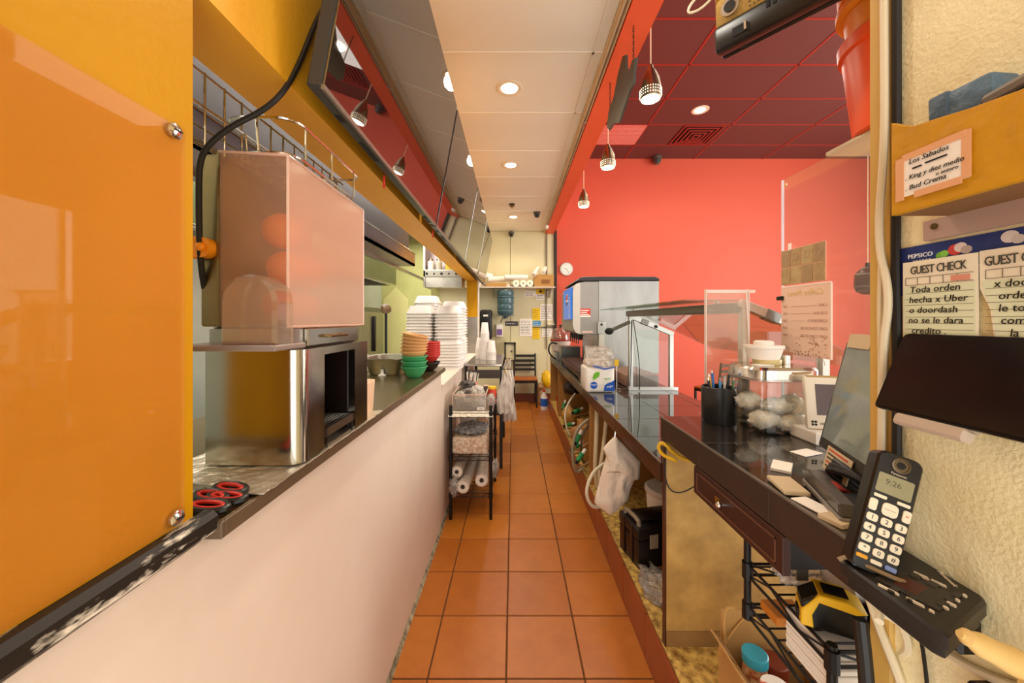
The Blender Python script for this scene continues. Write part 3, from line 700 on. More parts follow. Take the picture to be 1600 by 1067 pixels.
BIN = clear('bin_plastic', 'F0ECE4', .10, .08, .12, 'F0E8DC')
x0, x1, y0, y1, z0, z1 = -.430, -.195, 2.585, 2.93, .760, .872
MB().box(x0, x1, y0, y0 + .003, z0, z1).box(x0, x1, y1 - .003, y1, z0, z1).box(x0, x0 + .003, y0, y1, z0, z1).box(x1 - .003, x1, y0, y1, z0, z1).box(x0, x1, y0, y1, z0, z0 + .003).build('tub', BIN, t)
q = MB()
for a in (((x0, y0, z1), (x1, y0, z1)), ((x1, y0, z1), (x1, y1, z1)), ((x0, y0, z1), (x0, y1, z1)), ((x0, y1, z1), (x1, y1, z1)), ((x0, y0, z0), (x0, y0, z1)), ((x1, y0, z0), (x1, y0, z1))): q.cyl(*a, .0035, n=6)
q.build('rim', clear('rim_plastic', 'FFE8DC'), t)
MB().box(-.255, -.205, 2.581, 2.585, .765, .785).build('label', PAPER, t)
text('lettering', '548', .014, frame((-.23, 2.5805, .775), (1, 0, 0), (0, 0, 1)), INK, t)
for k in range(5):
    blobby('cutlery_bag', ('grey cutlery bag at the front of the clear bin', 'white crumpled bag standing up in the clear bin', 'grey cutlery bag at the back of the clear bin', 'pale bag at the left of the clear bin', 'silver bag lowest in the clear bin')[k], 'bag',
           ((-.33, 2.67, .800), (-.27, 2.74, .850), (-.33, 2.84, .83), (-.385, 2.66, .83), (-.26, 2.66, .795))[k], .06, (1.4, .8, 1.3, .6, 1.0)[k], 1.0, (.5, 1.0, .7, .8, .5)[k],
           mat('bag_%d' % k, ('9A948C', 'E6DCD0', '8C8680', 'C8C0B6', 'B4ACA2')[k], .25, spots=(40, .6, '5E5852', .15), bump=(60, .9)), .5, 4, 9, k * 3, 'bags in the clear bin')
t = thing('supply_tray', 'shallow black tray of small supplies behind the clear bin', 'tray', (-.30, 3.08, .757))
MB().box(-.44, -.17, 2.97, 3.20, .765, .770).box(-.44, -.17, 2.97, 2.975, .765, .835).box(-.44, -.435, 2.97, 3.2, .765, .835).box(-.175, -.17, 2.97, 3.2, .765, .835).build('body', BLACK, t)
t = thing('straw_box', 'orange and white box of wrapped straws in the supply tray', 'box', (-.35, 3.06, .771))
MB().box(-.395, -.30, 3.00, 3.10, .772, .872, .003, 1).build('carton', mat('orange_carton', 'E0642A', .6), t)
for k in range(12):
    x = -.385 + .0066 * k; MB().cyl((x, 3.05 + random.uniform(-.03, .03), .80), (x + random.uniform(-.01, .03), 3.05, .955 + random.uniform(-.01, .02)), .004, n=6).build('straw', PAPER, t)
q = MB().lathe([(.042, 0), (.042, .035), (.030, .035), (.030, 0), (.042, 0)], (0, 0, 0), 24)
for v in q.bm.verts: v.co = Vector((-.225, 3.02, .818)) + Vector((v.co.x, v.co.z, v.co.y))
tag(q.build('tape_roll', mat('masking_tape', 'D9BE94', .6)), 'masking tape roll standing in the supply tray', 'tape roll')
t = thing('snack_can', 'red and yellow can on the aisle side of the wire rack', 'can', (-.165, 2.86, .757))
MB().lathe([(.030, 0), (.032, .004), (.032, .10), (.030, .104), (0, .104)], (-.165, 2.86, .76), 20).build('body', mat('red_can', 'D8402A', .4), t)
MB().lathe([(.033, .104), (.033, .122), (0, .122)], (-.165, 2.86, .76), 20).build('lid', YEL, t)
text('lettering', 'O', .05, frame((-.165, 2.8275, .81), (1, 0, 0), (0, 0, 1)), WHITEP, t)
blobby('plastic_wrap', 'dark bundle of plastic lying behind the clear bin', 'bag', (-.37, 2.97, .875), .055, 1.2, .9, .6, mat('smoke_film', '4A443E', .2, bump=(50, .8)), .4, 4, 8, 11)
blobby('plastic_wrap', 'loose crinkled wrap hanging over the aisle side of the wire rack', 'bag', (-.165, 2.72, .80), .05, .6, 2.4, .9, FILM, .5, 4, 10, 15)
# middle shelf
o = MB().box(-.430, -.185, 2.59, 2.95, .452, .568, .006, 2)
bmesh.ops.subdivide_edges(o.bm, edges=o.bm.edges[:], cuts=6, use_grid_fill=True)
for v in o.bm.verts: v.co += Vector((mnoise.noise(v.co * 30), mnoise.noise(v.co * 30 + Vector((5, 0, 0))), mnoise.noise(v.co * 30 + Vector((0, 5, 0))))) * .006
tag(o.build('wrapped_box', mat('brown_crinkled_film', 'C09A74', .22, spots=(45, .9, 'EBDDCB', .12), bump=(60, 1.0)), sharp=180), 'box wrapped in crinkled brown film on the middle rack shelf', 'box')
blobby('plastic_wrap', 'dark grey crinkled film lying on the wrapped box', 'bag', (-.31, 2.75, .595), .10, 1.15, 1.4, .26, mat('grey_crinkled_film', '6E6C6C', .2, spots=(50, .8, 'C9C6C2', .12), bump=(60, 1.0)), .4, 4, 9, 21)
t = thing('tub', 'white round tub at the back of the middle rack shelf', 'tub', (-.37, 3.03, .446))
MB().lathe([(.06, 0), (.075, .19), (.078, .20), (.0, .20)], (-.37, 3.03, .448), 24).build('body', WHITEP, t); MB().lathe([(.081, .195), (.081, .215), (0, .215)], (-.37, 3.03, .448), 24).build('lid', WHITEP, t)
blobby('film_pack', 'film wrapped pack beside the white tub on the rack', 'pack', (-.24, 3.03, .545), .085, .9, .9, 1.1, FILM, .25, 4, 8, 31)
# rolls on the lowest shelf
def roll(p0, p1, r, label, core=.35):
    t = thing('film_roll', label, 'film roll', p0, 'plastic film rolls')
    p0, p1 = Vector(p0), Vector(p1); d = (p1 - p0).normalized()
    MB().cyl(p0, p1, r, n=22).build('film', mat('wrapped_roll', 'D8CBBB', .18, spots=(30, .6, 'A8988A', .2), bump=(50, .7)), t)
    MB().cyl(p0 - d * .002, p0 + d * .01, r * core, n=14).build('core', mat('dark_core', '3A2C22', .8), t)
    MB().cyl(p0 - d * .001, p0 + d * .02, r * .85, r * .9, n=18).build('end_face', mat('roll_end', 'E6DACB', .4), t)
roll((-.352, 2.55, .238), (-.315, 3.12, .232), .046, 'film roll resting lowest on the bottom rack shelf')
roll((-.225, 2.60, .262), (-.255, 3.15, .245), .046, 'film roll on the aisle side of the bottom rack shelf')
roll((-.398, 2.58, .330), (-.385, 3.12, .325), .042, 'film roll stacked nearest the white half wall')
blobby('plastic_wrap', 'twisted end of clear wrap drooping off the bottom rack shelf', 'bag', (-.415, 2.565, .235), .035, .9, 1, 1.9, FILM, .6, 4, 10, 41)
blobby('plastic_wrap', 'twisted film bag poking out on the aisle side of the bottom shelf', 'bag', (-.14, 2.80, .27), .035, .8, 2.5, 1.6, FILM, .6, 4, 10, 43)

# ------------------------------------------------------------------ second table with cups and hanging cloths
t = thing('prep_table', 'narrow steel topped table with black legs behind the wire rack', 'table', (-.28, 3.9, 0))
MB().box(-.455, -.105, 3.45, 4.40, .962, .985, .004, 1).build('tabletop', STEELP, t)
for x in (-.445, -.115):
    for y in (3.46, 4.38): MB().box(x - .014, x + .014, y - .014, y + .014, 0, .962).build('leg', BLACK, t)
MB().box(-.45, -.11, 3.46, 4.39, .50, .512).build('lower_shelf', BLACKW, t)
MB().box(-.43, -.13, 3.452, 3.458, .85, .93).build('apron', mat('dark_lattice', '4A423C', .5), t)
def cup():
    return MB().lathe([(0, .116), (.0305, .116), (.0440, .009), (.046, 0), (.048, .002), (.048, .008), (.045, .009), (.032, .115), (.030, .118), (0, .118)], (0, 0, 0), 20).build('foam_cup', FOAM, at=(0, 0, 0))
c0 = cup(); used = False
for x, y, n, pitch, w in ((-.300, 3.86, 24, .0118, 'tall cup stack'), (-.225, 3.80, 8, .0118, 'short cup stack'), (-.36, 3.95, 10, .0118, 'half hidden cup stack')):
    for i in range(n):
        o = c0 if not used else c0.copy()
        if used: COL.objects.link(o)
        used = True; o.location = (x, y, .986 + i * pitch)
        tag(o, 'foam cup, ' + nth(i, n) + ' of the ' + w + ' on the prep table', 'cup', 'cups of the ' + w)
CLOTH = mat('white_cloth', 'EEE6DC', .8, spots=(14, .35, 'C9C2B8', .2))
for i, (x, y, z, w, h) in enumerate(((-.070, 3.40, .93, .15, .40), (-.045, 3.62, .90, .14, .50), (-.060, 3.98, .97, .13, .30))):
    t = thing('hanging_cloth', ('white cloth clipped nearest on the table corner', 'long white cloth hanging down the table side', 'white cloth heaped at the far side of the table')[i], 'cloth', (x, y, z - h), 'cloths hung on the prep table')
    q = MB()
    q.sheet((x - w / 2, y, z), (w, .02, 0), (0, .0, -h), 20, 30, lambda u, v, i=i: .022 * math.sin(u * 19 + i + v * 2) * (.3 + v) + .02 * mnoise.noise(Vector((u * 5, v * 6, i))), .012)
    for vv in q.bm.verts:
        k = (z - vv.co.z) / h; vv.co.x = x + (vv.co.x - x) * (.45 + .55 * min(1, k * 1.6)) + .01 * math.sin(k * 7 + i)
    q.build('fabric', CLOTH, t, sharp=80)
    MB().box(x - .006, x + .006, y - .016, y + .024, z - .03, z + .03).build('clothespin', mat('clothespin_wood', 'DDB880', .6), t)
    MB().box(x - .03, x + .03, y - .004, y + .012, z + .008, z + .016).build('hook', BLACK, t)

# ------------------------------------------------------------------ end wall: shelf, rolls, jug, notices
sh = thing('wall_shelf', 'white shelf across the cream end wall under the ceiling', 'shelf', (-.5, 6.14, 1.93))
MB().box(-1.75, .69, 6.0, 6.29, 1.93, 1.947, .003, 1).build('board', mat('shelf_white', 'E6DACB', .5), sh)
for x in (-1.6, -.35, .62): MB().prism([(6.02, 1.93), (6.29, 1.93), (6.29, 1.78)], 'x', x, x + .02).build('bracket', ALU, sh)
def proll(p0, p1, r, label):
    t = thing('paper_roll', label, 'paper roll', p0, 'paper rolls on the end wall shelf'); p0, p1 = Vector(p0), Vector(p1); d = (p1 - p0).normalized()
    MB().cyl(p0, p1, r, n=20).build('paper', mat('roll_paper', 'F4E8D8', .7), t); MB().cyl(p0 - d * .003, p0 + d * .01, r * .3, n=12).build('core', mat('roll_core', 'B09068', .8), t)
ZS = 1.949
for i, x in enumerate((.045, .165, .275)): proll((x, 6.02, ZS + .055), (x, 6.27, ZS + .055), .055, ('left paper roll of the three lying end-on', 'middle paper roll of the three lying end-on', 'right paper roll next to the cardboard box')[i])
proll((-.42, 6.10, ZS + .13), (.02, 6.16, ZS + .15), .045, 'long paper roll lying across the cardboard tray')
proll((-.14, 6.03, ZS + .158), (.24, 6.06, ZS + .158), .04, 'slanting paper roll over the end-on rolls')
o = MB().box(-.45, -.12, 6.02, 6.26, ZS, ZS + .06, .004, 1).build('cardboard_tray', CARD); tag(o, 'low cardboard tray under the long paper rolls', 'tray')
proll((-.10, 6.05, ZS + .022), (.0, 6.2, ZS + .022), .022, 'small paper roll on the shelf board')
t = thing('cardboard_box', 'brown cardboard box at the right end of the shelf', 'box', (.50, 6.15, ZS))
MB().box(.345, .67, 6.03, 6.27, ZS, ZS + .20, .003, 1).build('body', CARD, t); MB().box(.46, .60, 6.026, 6.03, ZS + .05, ZS + .12).build('label', mat('brown_print', '8A5C30', .8), t)
proll((.335, 6.0, ZS + .19), (.42, 6.2, ZS + .33), .036, 'paper roll leaning out of the box to the left')
proll((.49, 6.0, ZS + .235), (.54, 6.2, ZS + .335), .034, 'paper roll leaning out of the box at its middle')
for i, (x, y, z) in enumerate(((-.62, 6.12, ZS + .05), (-.50, 6.08, ZS + .19))): proll((x, y - .06, z), (x + .12, y + .1, z), .05, ('paper roll on the shelf behind the televisions', 'paper roll leaning above the shelf by the televisions')[i])
bx = MB().box(-1.52, -1.20, 6.05, 6.25, ZS, ZS + .16, .004, 1).build('carton', mat('yellow_carton', 'D2A444', .7)); tag(bx, 'yellow carton at the kitchen end of the shelf', 'box')
jg = thing('water_jug', 'blue grey water jug upside down in a wall bracket on the end wall', 'water jug', (-.13, 6.14, 1.45))
JUG = mat('jug_plastic', '5E8088', .15, spots=(4, .4, '3E5C66'), trans=.35)
MB().lathe([(.035, -.03), (.04, 0), (.115, .03), (.135, .06), (.14, .10), (.132, .115), (.14, .13), (.14, .19), (.132, .205), (.14, .22), (.14, .33), (.132, .345), (.14, .36), (.14, .42), (.125, .445), (0, .45)], (-.13, 6.145, 1.455), 32).build('bottle', JUG, jg)
for z in (1.48, 1.78): MB().tube([(-.13 + .148 * math.cos(R(a)), 6.145 + .148 * math.sin(R(a)), z) for a in range(0, 360, 20)], .006, 6, 0, True).build('bracket_ring', mat('jug_ring', '46646C', .4), jg)
MB().tube([(-.17, 6.08, 1.44), (-.21, 6.03, 1.36)], .008, 8).build('tap_lever', BLACK, jg)
MB().box(-.16, -.10, 6.28, 6.30, 1.5, 1.85).build('wall_plate', BLACK, jg)
td = thing('towel_dispenser', 'black paper towel dispenser on the end wall by the post', 'dispenser', (-.46, 6.2, 1.06))
MB().box(-.56, -.36, 6.10, 6.29, 1.08, 1.57, .03, 3).build('housing', BLACK, td)
MB().box(-.50, -.42, 6.092, 6.10, 1.46, 1.49).build('badge', PAPER, td)
MB().box(-.53, -.39, 6.12, 6.14, 1.03, 1.08).build('paper_towel', PAPER, td)
def notice(name, label, px0, px1, py0, py1, m, lines=0, inked=INK, cat='notice', head=None, grp='notices on the end wall'):
    Y = 6.297; a = P(px0, py1, Y); b = P(px1, py0, Y)
    t = thing(name, label, cat, (a.x, Y, a.z), grp)
    MB().box(a.x, b.x, Y - .004, Y + .004, a.z, b.z).build('sheet', m, t)
    if head: text('lettering', head[0], head[1], frame(((a.x + b.x) / 2, Y - .0045, b.z - head[2]), (1, 0, 0), (0, 0, 1)), inked, t)
    if lines:
        q = MB(); w = b.x - a.x; hh = b.z - a.z; z1 = b.z - hh * (.3 if head else .1)
        for k in range(lines):
            z = z1 - (z1 - a.z - hh * .08) * (k + .5) / lines; x = a.x + w * .08; end = b.x - w * random.uniform(.08, .35)
            while x < end:
                l = min(random.uniform(.02, .07), end - x); q.box(x, x + l, Y - .0052, Y - .004, z - .0035, z + .0035); x += l + .01
        q.build('print', inked, t)
    return t
YELP = mat('yellow_paper', 'F2C81E', .7); BLUEP = mat('blue_paper', '3E8FC0', .6); GREYP = mat('grey_sign', '4A4648', .5)
notice('notice', 'white notice strip under the right end of the shelf', 820, 838, 455, 463, PAPER, 3)
t = notice('notice', 'yellow warning notice with a black triangle under the shelf', 838, 851, 450, 459, YELP)
p = P(844.5, 454.5, 6.292); MB().prism([(p.x - .03, p.z - .025), (p.x + .03, p.z - .025), (p.x, p.z + .03)], 'y', 6.2915, 6.2935).build('triangle', INK, t)
notice('notice', 'white slip under the yellow warning notice', 838, 850.5, 459.5, 468.5, PAPER, 3)
notice('notice', 'large white framed permit near the red wall', 844, 864, 475, 500.5, PAPER, 8)
notice('notice', 'upper yellow notice beside the framed permit', 832, 844, 481.5, 500, YELP, 5, mat('brown_print', '8A5C30'))
notice('notice', 'small blue notice between the two yellow ones', 832.5, 845, 501.5, 508.5, BLUEP, 2, PAPER)
notice('notice', 'lower yellow notice on the end wall', 832, 843, 511.5, 530, YELP, 6, mat('brown_print', '8A5C30'))
notice('notice', 'white picture chart in the middle of the end wall', 812, 831.5, 498, 525, PAPER, 9)
notice('notice', 'small white notice near the soda machine', 847, 863, 513.5, 526, PAPER, 3)
notice('wall_plaque', 'dark grey plaque under the water jug', 789.5, 810, 502, 509, GREYP, 1, PAPER, 'plaque')
t = thing('wall_switch', 'white switch box by the shelf end', 'switch', (.60, 6.28, 1.8)); p = P(857, 458, 6.28)
MB().box(p.x - .03, p.x + .03, 6.27, 6.30, p.z - .045, p.z + .045, .004, 1).build('plate', WHITEP, t); MB().box(p.x - .01, p.x + .01, 6.262, 6.272, p.z - .025, p.z - .005).build('rocker', mat('amber', 'E8C060', .4), t)
t = thing('soap_dispenser', 'purple and white soap dispenser on the end wall', 'dispenser', (-.24, 6.25, 1.1)); a = P(775.5, 526, 6.25); b = P(785.5, 507, 6.25)
MB().box(a.x, b.x, 6.20, 6.30, a.z, b.z, .01).build('housing', WHITEP, t); MB().box(a.x + .01, b.x - .008, 6.195, 6.201, a.z + .03, a.z + .13).build('label', mat('purple_label', '7E5C98', .5), t)
t = thing('wall_cabinet', 'small cream metal box with a dark frame low on the end wall', 'cabinet', (-.06, 6.2, .72)); a = P(789, 562, 6.2); b = P(805, 534.5, 6.2)
MB().box(a.x, b.x, 6.16, 6.30, a.z, b.z, .004, 1).build('body', ENDW, t)
MB().box(a.x - .01, b.x + .01, 6.14, 6.16, b.z - .03, b.z).box(b.x - .02, b.x + .01, 6.14, 6.16, a.z, b.z).box(a.x - .01, a.x + .02, 6.14, 6.16, a.z, b.z).build('frame', mat('dark_frame', '3E3830', .5), t)
MB().ball((b.x - .06, 6.15, (a.z + b.z) / 2), .015).build('knob', BLACK, t)
t = thing('wall_rail', 'white rail with hooks on the end wall near the soda machine', 'rail', (.58, 6.27, 1.34)); a = P(846, 511.5, 6.25)
MB().box(.33, .70, 6.27, 6.30, 1.275, 1.285).build('rail', mat('dark_frame', '3E3830'), t); MB().box(.58, .70, 6.22, 6.30, 1.32, 1.335).build('ledge', WHITEP, t)

# ------------------------------------------------------------------ chair
WS = mat('orange_wood_seat', 'B8682A', .35, spots=(8, .5, '9A5220', .3), stretch=(1, .2, 1)); CM = mat('black_chair_metal', '1E1713', .4)
ch = thing('dining_chair', 'black metal ladder-back chair with wooden seat against the end wall', 'chair', (0, 0, 0))
MB().box(-.20, .20, -.20, .20, .43, .455, .012, 2).build('seat', WS, ch)
for x in (-.18, .18):
    MB().box(x - .013, x + .013, -.195, -.169, 0, .43).build('front_leg', CM, ch)
    MB().tube([(x, .21, 0), (x, .19, .43), (x * 1.0, .24, .83)], .0145, 8).build('rear_leg', CM, ch)
for z in (.56, .635, .71, .79):
    y = .19 + .05 * (z - .43) / .4; MB().box(-.18, .18, y - .008, y + .008, z - .02, z + .02, .003, 1).build('slat', CM, ch)
MB().box(-.18, .18, -.19, -.176, .39, .43).box(-.18, .18, .17, .185, .39, .43).box(-.19, -.172, -.18, .18, .39, .43).box(.172, .19, -.18, .18, .39, .43).build('seat_frame', CM, ch)
MB().tube([(-.18, -.18, .22), (-.18, .2, .22)], .009).tube([(.18, -.18, .22), (.18, .2, .22)], .009).build('stretcher', CM, ch)
ch.location = (.195, 6.03, 0); WL[ch.name] = Vector(ch.location)
c2 = dup(ch, (2.85, 5.15, 0), R(200), 'dark slatted chair in the dining room behind the glass jar')
bt = thing('cleaning_bottle', 'blue and white cleaning bottle on the floor by the counter end', 'bottle', (.50, 5.75, 0))
MB().lathe([(.05, 0), (.055, .02), (.055, .20), (.02, .26), (.02, .28), (0, .28)], (.48, 5.72, .0), 18).build('body', mat('bottle_white', 'E8E4DC', .4), bt)
MB().lathe([(.056, .06), (.056, .18)], (.48, 5.72, 0), 18).build('label', BLUE, bt); MB().lathe([(.022, .28), (.022, .31), (0, .31)], (.48, 5.72, 0), 14).build('cap', REDPL, bt)
for i, (x, y, z, m, l) in enumerate(((.62, 6.1, .42, YEL, 'yellow cloth bundle low on the end wall'), (.52, 6.12, .18, mat('beige_bag', 'C9A87A', .7, bump=(12, .6)), 'beige sack slumped beside the chair'))):
    blobby('cleaning_bundle', l, 'bundle', (x - .06, y, z), .12, .7, .6, 1.1 if i == 0 else 1.5, m, .35, 3, 7, 50 + i)
b2 = thing('utility_shelf', 'small wooden stand holding bundles beside the end wall chair', 'stand', (.55, 6.15, 0))
MB().box(.40, .68, 6.02, 6.28, .27, .29).build('board', WOODC, b2)
for x in (.41, .67): MB().box(x - .012, x + .012, 6.03, 6.05, 0, .27).build('leg', WOODC, b2)

# ------------------------------------------------------------------ low right counter and what it carries
ZC1 = .86
lowc = thing('service_counter', 'long low counter with black glossy tiles and brown wooden fascia on the right', 'counter', (.9, 3.4, .192))
core = MB().box(XR + .012, 1.25, 1.39, 5.57, ZC1 - .06, ZC1 - .008).build('core', BROWNW, lowc)
y = 1.39; n = 0
while y < 5.56:
    x = XR
    for wd in (.30, .30, .09):
        MB().box(x + .0015, x + wd - .0015, y + .0015, min(y + .305, 5.57) - .0015, ZC1 - .01, ZC1, .0012, 1).build('counter_tile', GRANITE, core); x += wd
    y += .305
FAS = mat('brown_fascia_tile', '4A2A1A', .25, spots=(30, .5, '341C10', .2))
y = 1.39
while y < 5.56:
    MB().box(XR - .003, XR + .012, y + .0015, min(y + .305, 5.57) - .0015, .784, ZC1 - .002, .0015, 1).build('fascia_tile', FAS, lowc); y += .305
MB().box(XR - .004, XR + .004, 1.39, 5.57, ZC1 - .004, ZC1 + .001, .001, 1).build('edge_trim', mat('grey_edge', '7C766C', .3, .7), lowc)
for y0, y1 in ((2.69, 2.72), (4.6, 4.63), (5.48, 5.56)):
    MB().box(XR + .004, 1.22, y0, y1, .192, .80).build('partition', WOODC, lowc)
MB().box(1.20, 1.22, 1.39, 5.5, .192, .80).build('back_panel', BROWNW, lowc)
MB().box(.80, .83, 1.39, 1.95, .192, .80).build('inner_panel', BROWNW, lowc)

sd = thing('soda_dispenser', 'large steel soda dispenser with a blue lit side on the low counter', 'soda dispenser', (1.03, 4.1, ZC1))
MB().box(.856, 1.465, 3.68, 4.55, ZC1, 1.795, .004, 1).build('cabinet', mat('scuffed_steel', 'A9A69F', .34, 1, spots=(5, .7, '8A8780', .2), bump=(12, .25), stretch=(1, 1, .35)), sd)
GH = mat('grey_housing', '9A9690', .35, .3, spots=(9, .3, '7E7A74'))
pr = [(.858, 1.252), (.70, 1.252), (.65, 1.258), (.612, 1.285), (.598, 1.33), (.598, 1.70), (.612, 1.745), (.65, 1.775), (.72, 1.79), (.858, 1.79)]
hd = MB().prism(pr, 'y', 3.68, 4.5, .006).build('dispensing_head', GH, sd)
MB().prism([(.662, 1.262), (.625, 1.275), (.603, 1.32), (.598, 1.36), (.598, 1.69), (.612, 1.74), (.655, 1.772), (.672, 1.775), (.672, 1.262)], 'y', 3.672, 3.68).build('pale_side_strip', mat('pale_housing', 'C8C2B8', .35), hd)
MB().prism([(.63, 1.79), (.66, 1.82), (.70, 1.835), (1.42, 1.835), (1.46, 1.82), (1.468, 1.795)], 'y', 3.665, 4.55, .006).build('lid', mat('black_lid', '2A2826', .4), sd)
dp = MB().box(.583, .600, 3.70, 4.24, 1.405, 1.735, .006, 1).build('display_panel', mat('blue_lit_panel', '1E6ED0', .25, emit=.35), sd)
WHT = mat('white_print', 'F4F4F2', .5)
fr = lambda y, z: frame((.5815, y, z), (0, 0, 1), (0, 1, 0))
text('lettering', 'PEPSI', .10, frame((.5818, 3.80, 1.53), (0, 0, 1), (0, 1, 0)), WHT, dp)
def disc_x(x, y, z, r, lo, hi, m, nm, par):
    pts = []
    N_ = 28
    for k in range(N_):
        a = 2 * math.pi * k / N_; pts.append((y + r * math.cos(a), z + max(lo, min(hi, math.sin(a))) * r))
    MB().prism(pts, 'x', x - .001, x).build(nm, m, par)
disc_x(.5830, 3.98, 1.61, .075, -1, 1, WHT, 'emblem', dp)
disc_x(.5818, 3.98, 1.61, .066, .12, 1, REDPL, 'emblem_band', dp)
disc_x(.5818, 3.98, 1.61, .066, -1, -.25, mat('emblem_blue', '1C3FA0', .4), 'emblem_band', dp)
st = MB().box(.664, .775, 3.676, 3.68, 1.43, 1.515).build('red_sticker', REDPL, hd)
for k in range(3): MB().box(.680, .760 - .02 * (k % 2), 3.674, 3.676, 1.452 + .02 * k, 1.460 + .02 * k).build('print', PAPER, hd)
MB().box(.664, .775, 3.675, 3.68, 1.43, 1.446).build('sticker_strip', PAPER, hd)
MB().box(.69, .80, 3.676, 3.68, 1.27, 1.29).build('grey_label', mat('pinkish_label', 'D8B8A8', .5), hd)
for y in (3.8, 3.93, 4.06, 4.19, 4.32):
    nz = MB().lathe([(.018, -.06), (.022, -.03), (.03, 0), (0, 0)], (.70, y, 1.254), 14).build('nozzle', BLACK, hd)
    MB().box(.672, .680, y - .012, y + .012, 1.15, 1.25).build('lever', BLACK, hd)
MB().box(.856 - .012, .856, 3.72, 4.48, ZC1 + .02, 1.252).build('splash_panel', STEEL, sd)
q = MB()
for k in range(12): q.box(.838, .845, 3.74 + k * .06, 3.752 + k * .06, 1.0, 1.25)
q.build('splash_ribs', STEELP, sd)
MB().box(.856, .91, 3.655, 3.68, ZC1, 1.262).build('leg', mat('steel_leg', 'BDB4A4', .3, .8), sd)
MB().box(.842, .918, 3.650, 3.675, 1.262, 1.385, .003, 1).build('hinge_plate', STEEL, sd)
MB().cyl((.88, 3.645, 1.355), (.88, 3.652, 1.355), .012).build('hinge_bolt', BLACKM, sd)
dt = thing('drip_tray', 'dark drip tray under the soda dispenser nozzles', 'tray', (.70, 3.75, ZC1))
MB().prism([(.60, .868), (.845, .868), (.845, .955), (.565, .955)], 'y', 3.22, 4.3, .004).build('tub', mat('brown_tray', '4A3630', .3), dt)
MB().box(.58, .842, 3.24, 4.28, .956, .962).build('grid_plate', mat('grid_dark', '1C1614', .4), dt)
for k in range(12): MB().box(.585, .838, 3.26 + k * .085, 3.285 + k * .085, .962, .966).build('grid_bar', mat('grid_grey', '5A4C46', .4), dt)
t = thing('glass_tray', 'shallow clear glass tray in front of the drip tray', 'tray', (.68, 3.0, ZC1))
MB().box(.575, .80, 2.95, 3.18, ZC1 + .001, ZC1 + .006).box(.575, .58, 2.95, 3.18, ZC1 + .006, ZC1 + .04).box(.795, .80, 2.95, 3.18, ZC1 + .006, ZC1 + .04).box(.58, .795, 2.95, 2.955, ZC1 + .006, ZC1 + .04).build('tray_body', clear('tray_glass', 'E8EEE8', .15, .02), t)
rc = thing('round_cooker', 'round white cooker with a clear dome and red rim at the far counter end', 'cooker', (.66, 5.1, ZC1))
MB().lathe([(.10, .0), (.12, .02), (.135, .12), (.14, .15), (.0, .15)], (.66, 5.1, ZC1 + .10), 28).build('base', mat('cooker_white', 'DCCFC4', .4), rc)
MB().box(.57, .78, 4.98, 5.22, ZC1, ZC1 + .10).build('stand', STEEL, rc)
MB().lathe([(.142, .15), (.145, .165), (.142, .175), (0, .175)], (.66, 5.1, ZC1 + .10), 28).build('rim', mat('rim_red', 'A83A2E', .4), rc)
MB().lathe([(.135, .175), (.12, .27), (.07, .33), (.0, .345)], (.66, 5.1, ZC1 + .10), 28).build('dome', clear('smoky_dome', 'E8D8D0', .2, .05, .2, 'D8B4A8'), rc)
MB().ball((.66, 5.1, ZC1 + .455), .022).build('knob', BLACK, rc)
MB().tube([(.60, 4.99, ZC1 + .22), (.50, 4.95, ZC1 + .24), (.47, 4.95, ZC1 + .12), (.53, 4.95, ZC1 + .04), (.58, 4.95, ZC1 + .01)], .012, 8, 2).build('cord', RUBBER, rc)
t = thing('syrup_box', 'dark grey steel box on the low counter before the cooker', 'box', (.72, 4.65, ZC1))
MB().box(.60, .84, 4.58, 4.80, ZC1, ZC1 + .20, .004, 1).build('body', mat('dark_steel', '7C7C78'), t); MB().box(.595, .845, 4.575, 4.805, ZC1 + .20, ZC1 + .212, .003, 1).build('lid', STEEL, t)

# sneeze guard
sg = thing('sneeze_guard', 'aluminium framed glass sneeze guard with a lamp rail on the low counter', 'sneeze guard', (1.05, 2.1, ZC1))
def bar(mb, a, b, w): mb.tube([a, b], w, 4); return mb
for Y, nm in ((2.81, 'far'), (1.43, 'near')):
    zt = 1.425 if nm == 'far' else 1.455
    MB().box(.885, .915, Y - .015, Y + .015, ZC1, zt, .002, 1).build('post', ALU, sg)
    MB().box(1.195, 1.225, Y - .015, Y + .015, ZC1, zt - .13, .002, 1).build('post', ALU, sg)
    MB().box(.88, 1.26, Y - .018, Y + .018, ZC1, ZC1 + .028, .002, 1).build('base_rail', ALU, sg)
    M = frame((.885, Y, zt + .01), (1, 0, -.42), (0, 1, 0))
    ar = MB(M).box(0, .37 if nm == 'far' else .35, -.016, .016, -.018, .018, .003, 1).build('arm', ALU, sg)
    MB(M).box(.10, .16, -.019, .019, -.021, .021, .003, 1).build('clamp', mat('dark_alu', '8C8880', .35, .8), ar)
    MB(M).cyl((.22, -.02, 0), (.22, -.026, 0), .012, n=12).build('bolt', BLACK, ar)
    MB().box(.915, 1.195, Y - .003, Y + .003, ZC1 + .028, zt - .10).build('side_pane', GLASS, sg)
MB().box(.868, .925, 1.44, 2.83, 1.428, 1.470, .008, 2).build('lamp_rail', mat('dark_lamp_rail', '6E665C', .35, .7), sg)
MB().box(.880, .914, 1.5, 2.78, 1.4255, 1.4285).build('lamp_tube', mat('tube_glass', 'C9C0B0', .2), sg)
q = MB(); q.prism([(.93, 1.455), (1.50, 1.19), (1.502, 1.195), (.932, 1.461)], 'y', 1.45, 2.80); q.build('front_pane', GLASS, sg)
MB().box(.70, .95, 1.5, 2.95, 1.478, 1.484).build('top_pane', clear('green_glass', 'DDE8DC', .14, .02), sg)
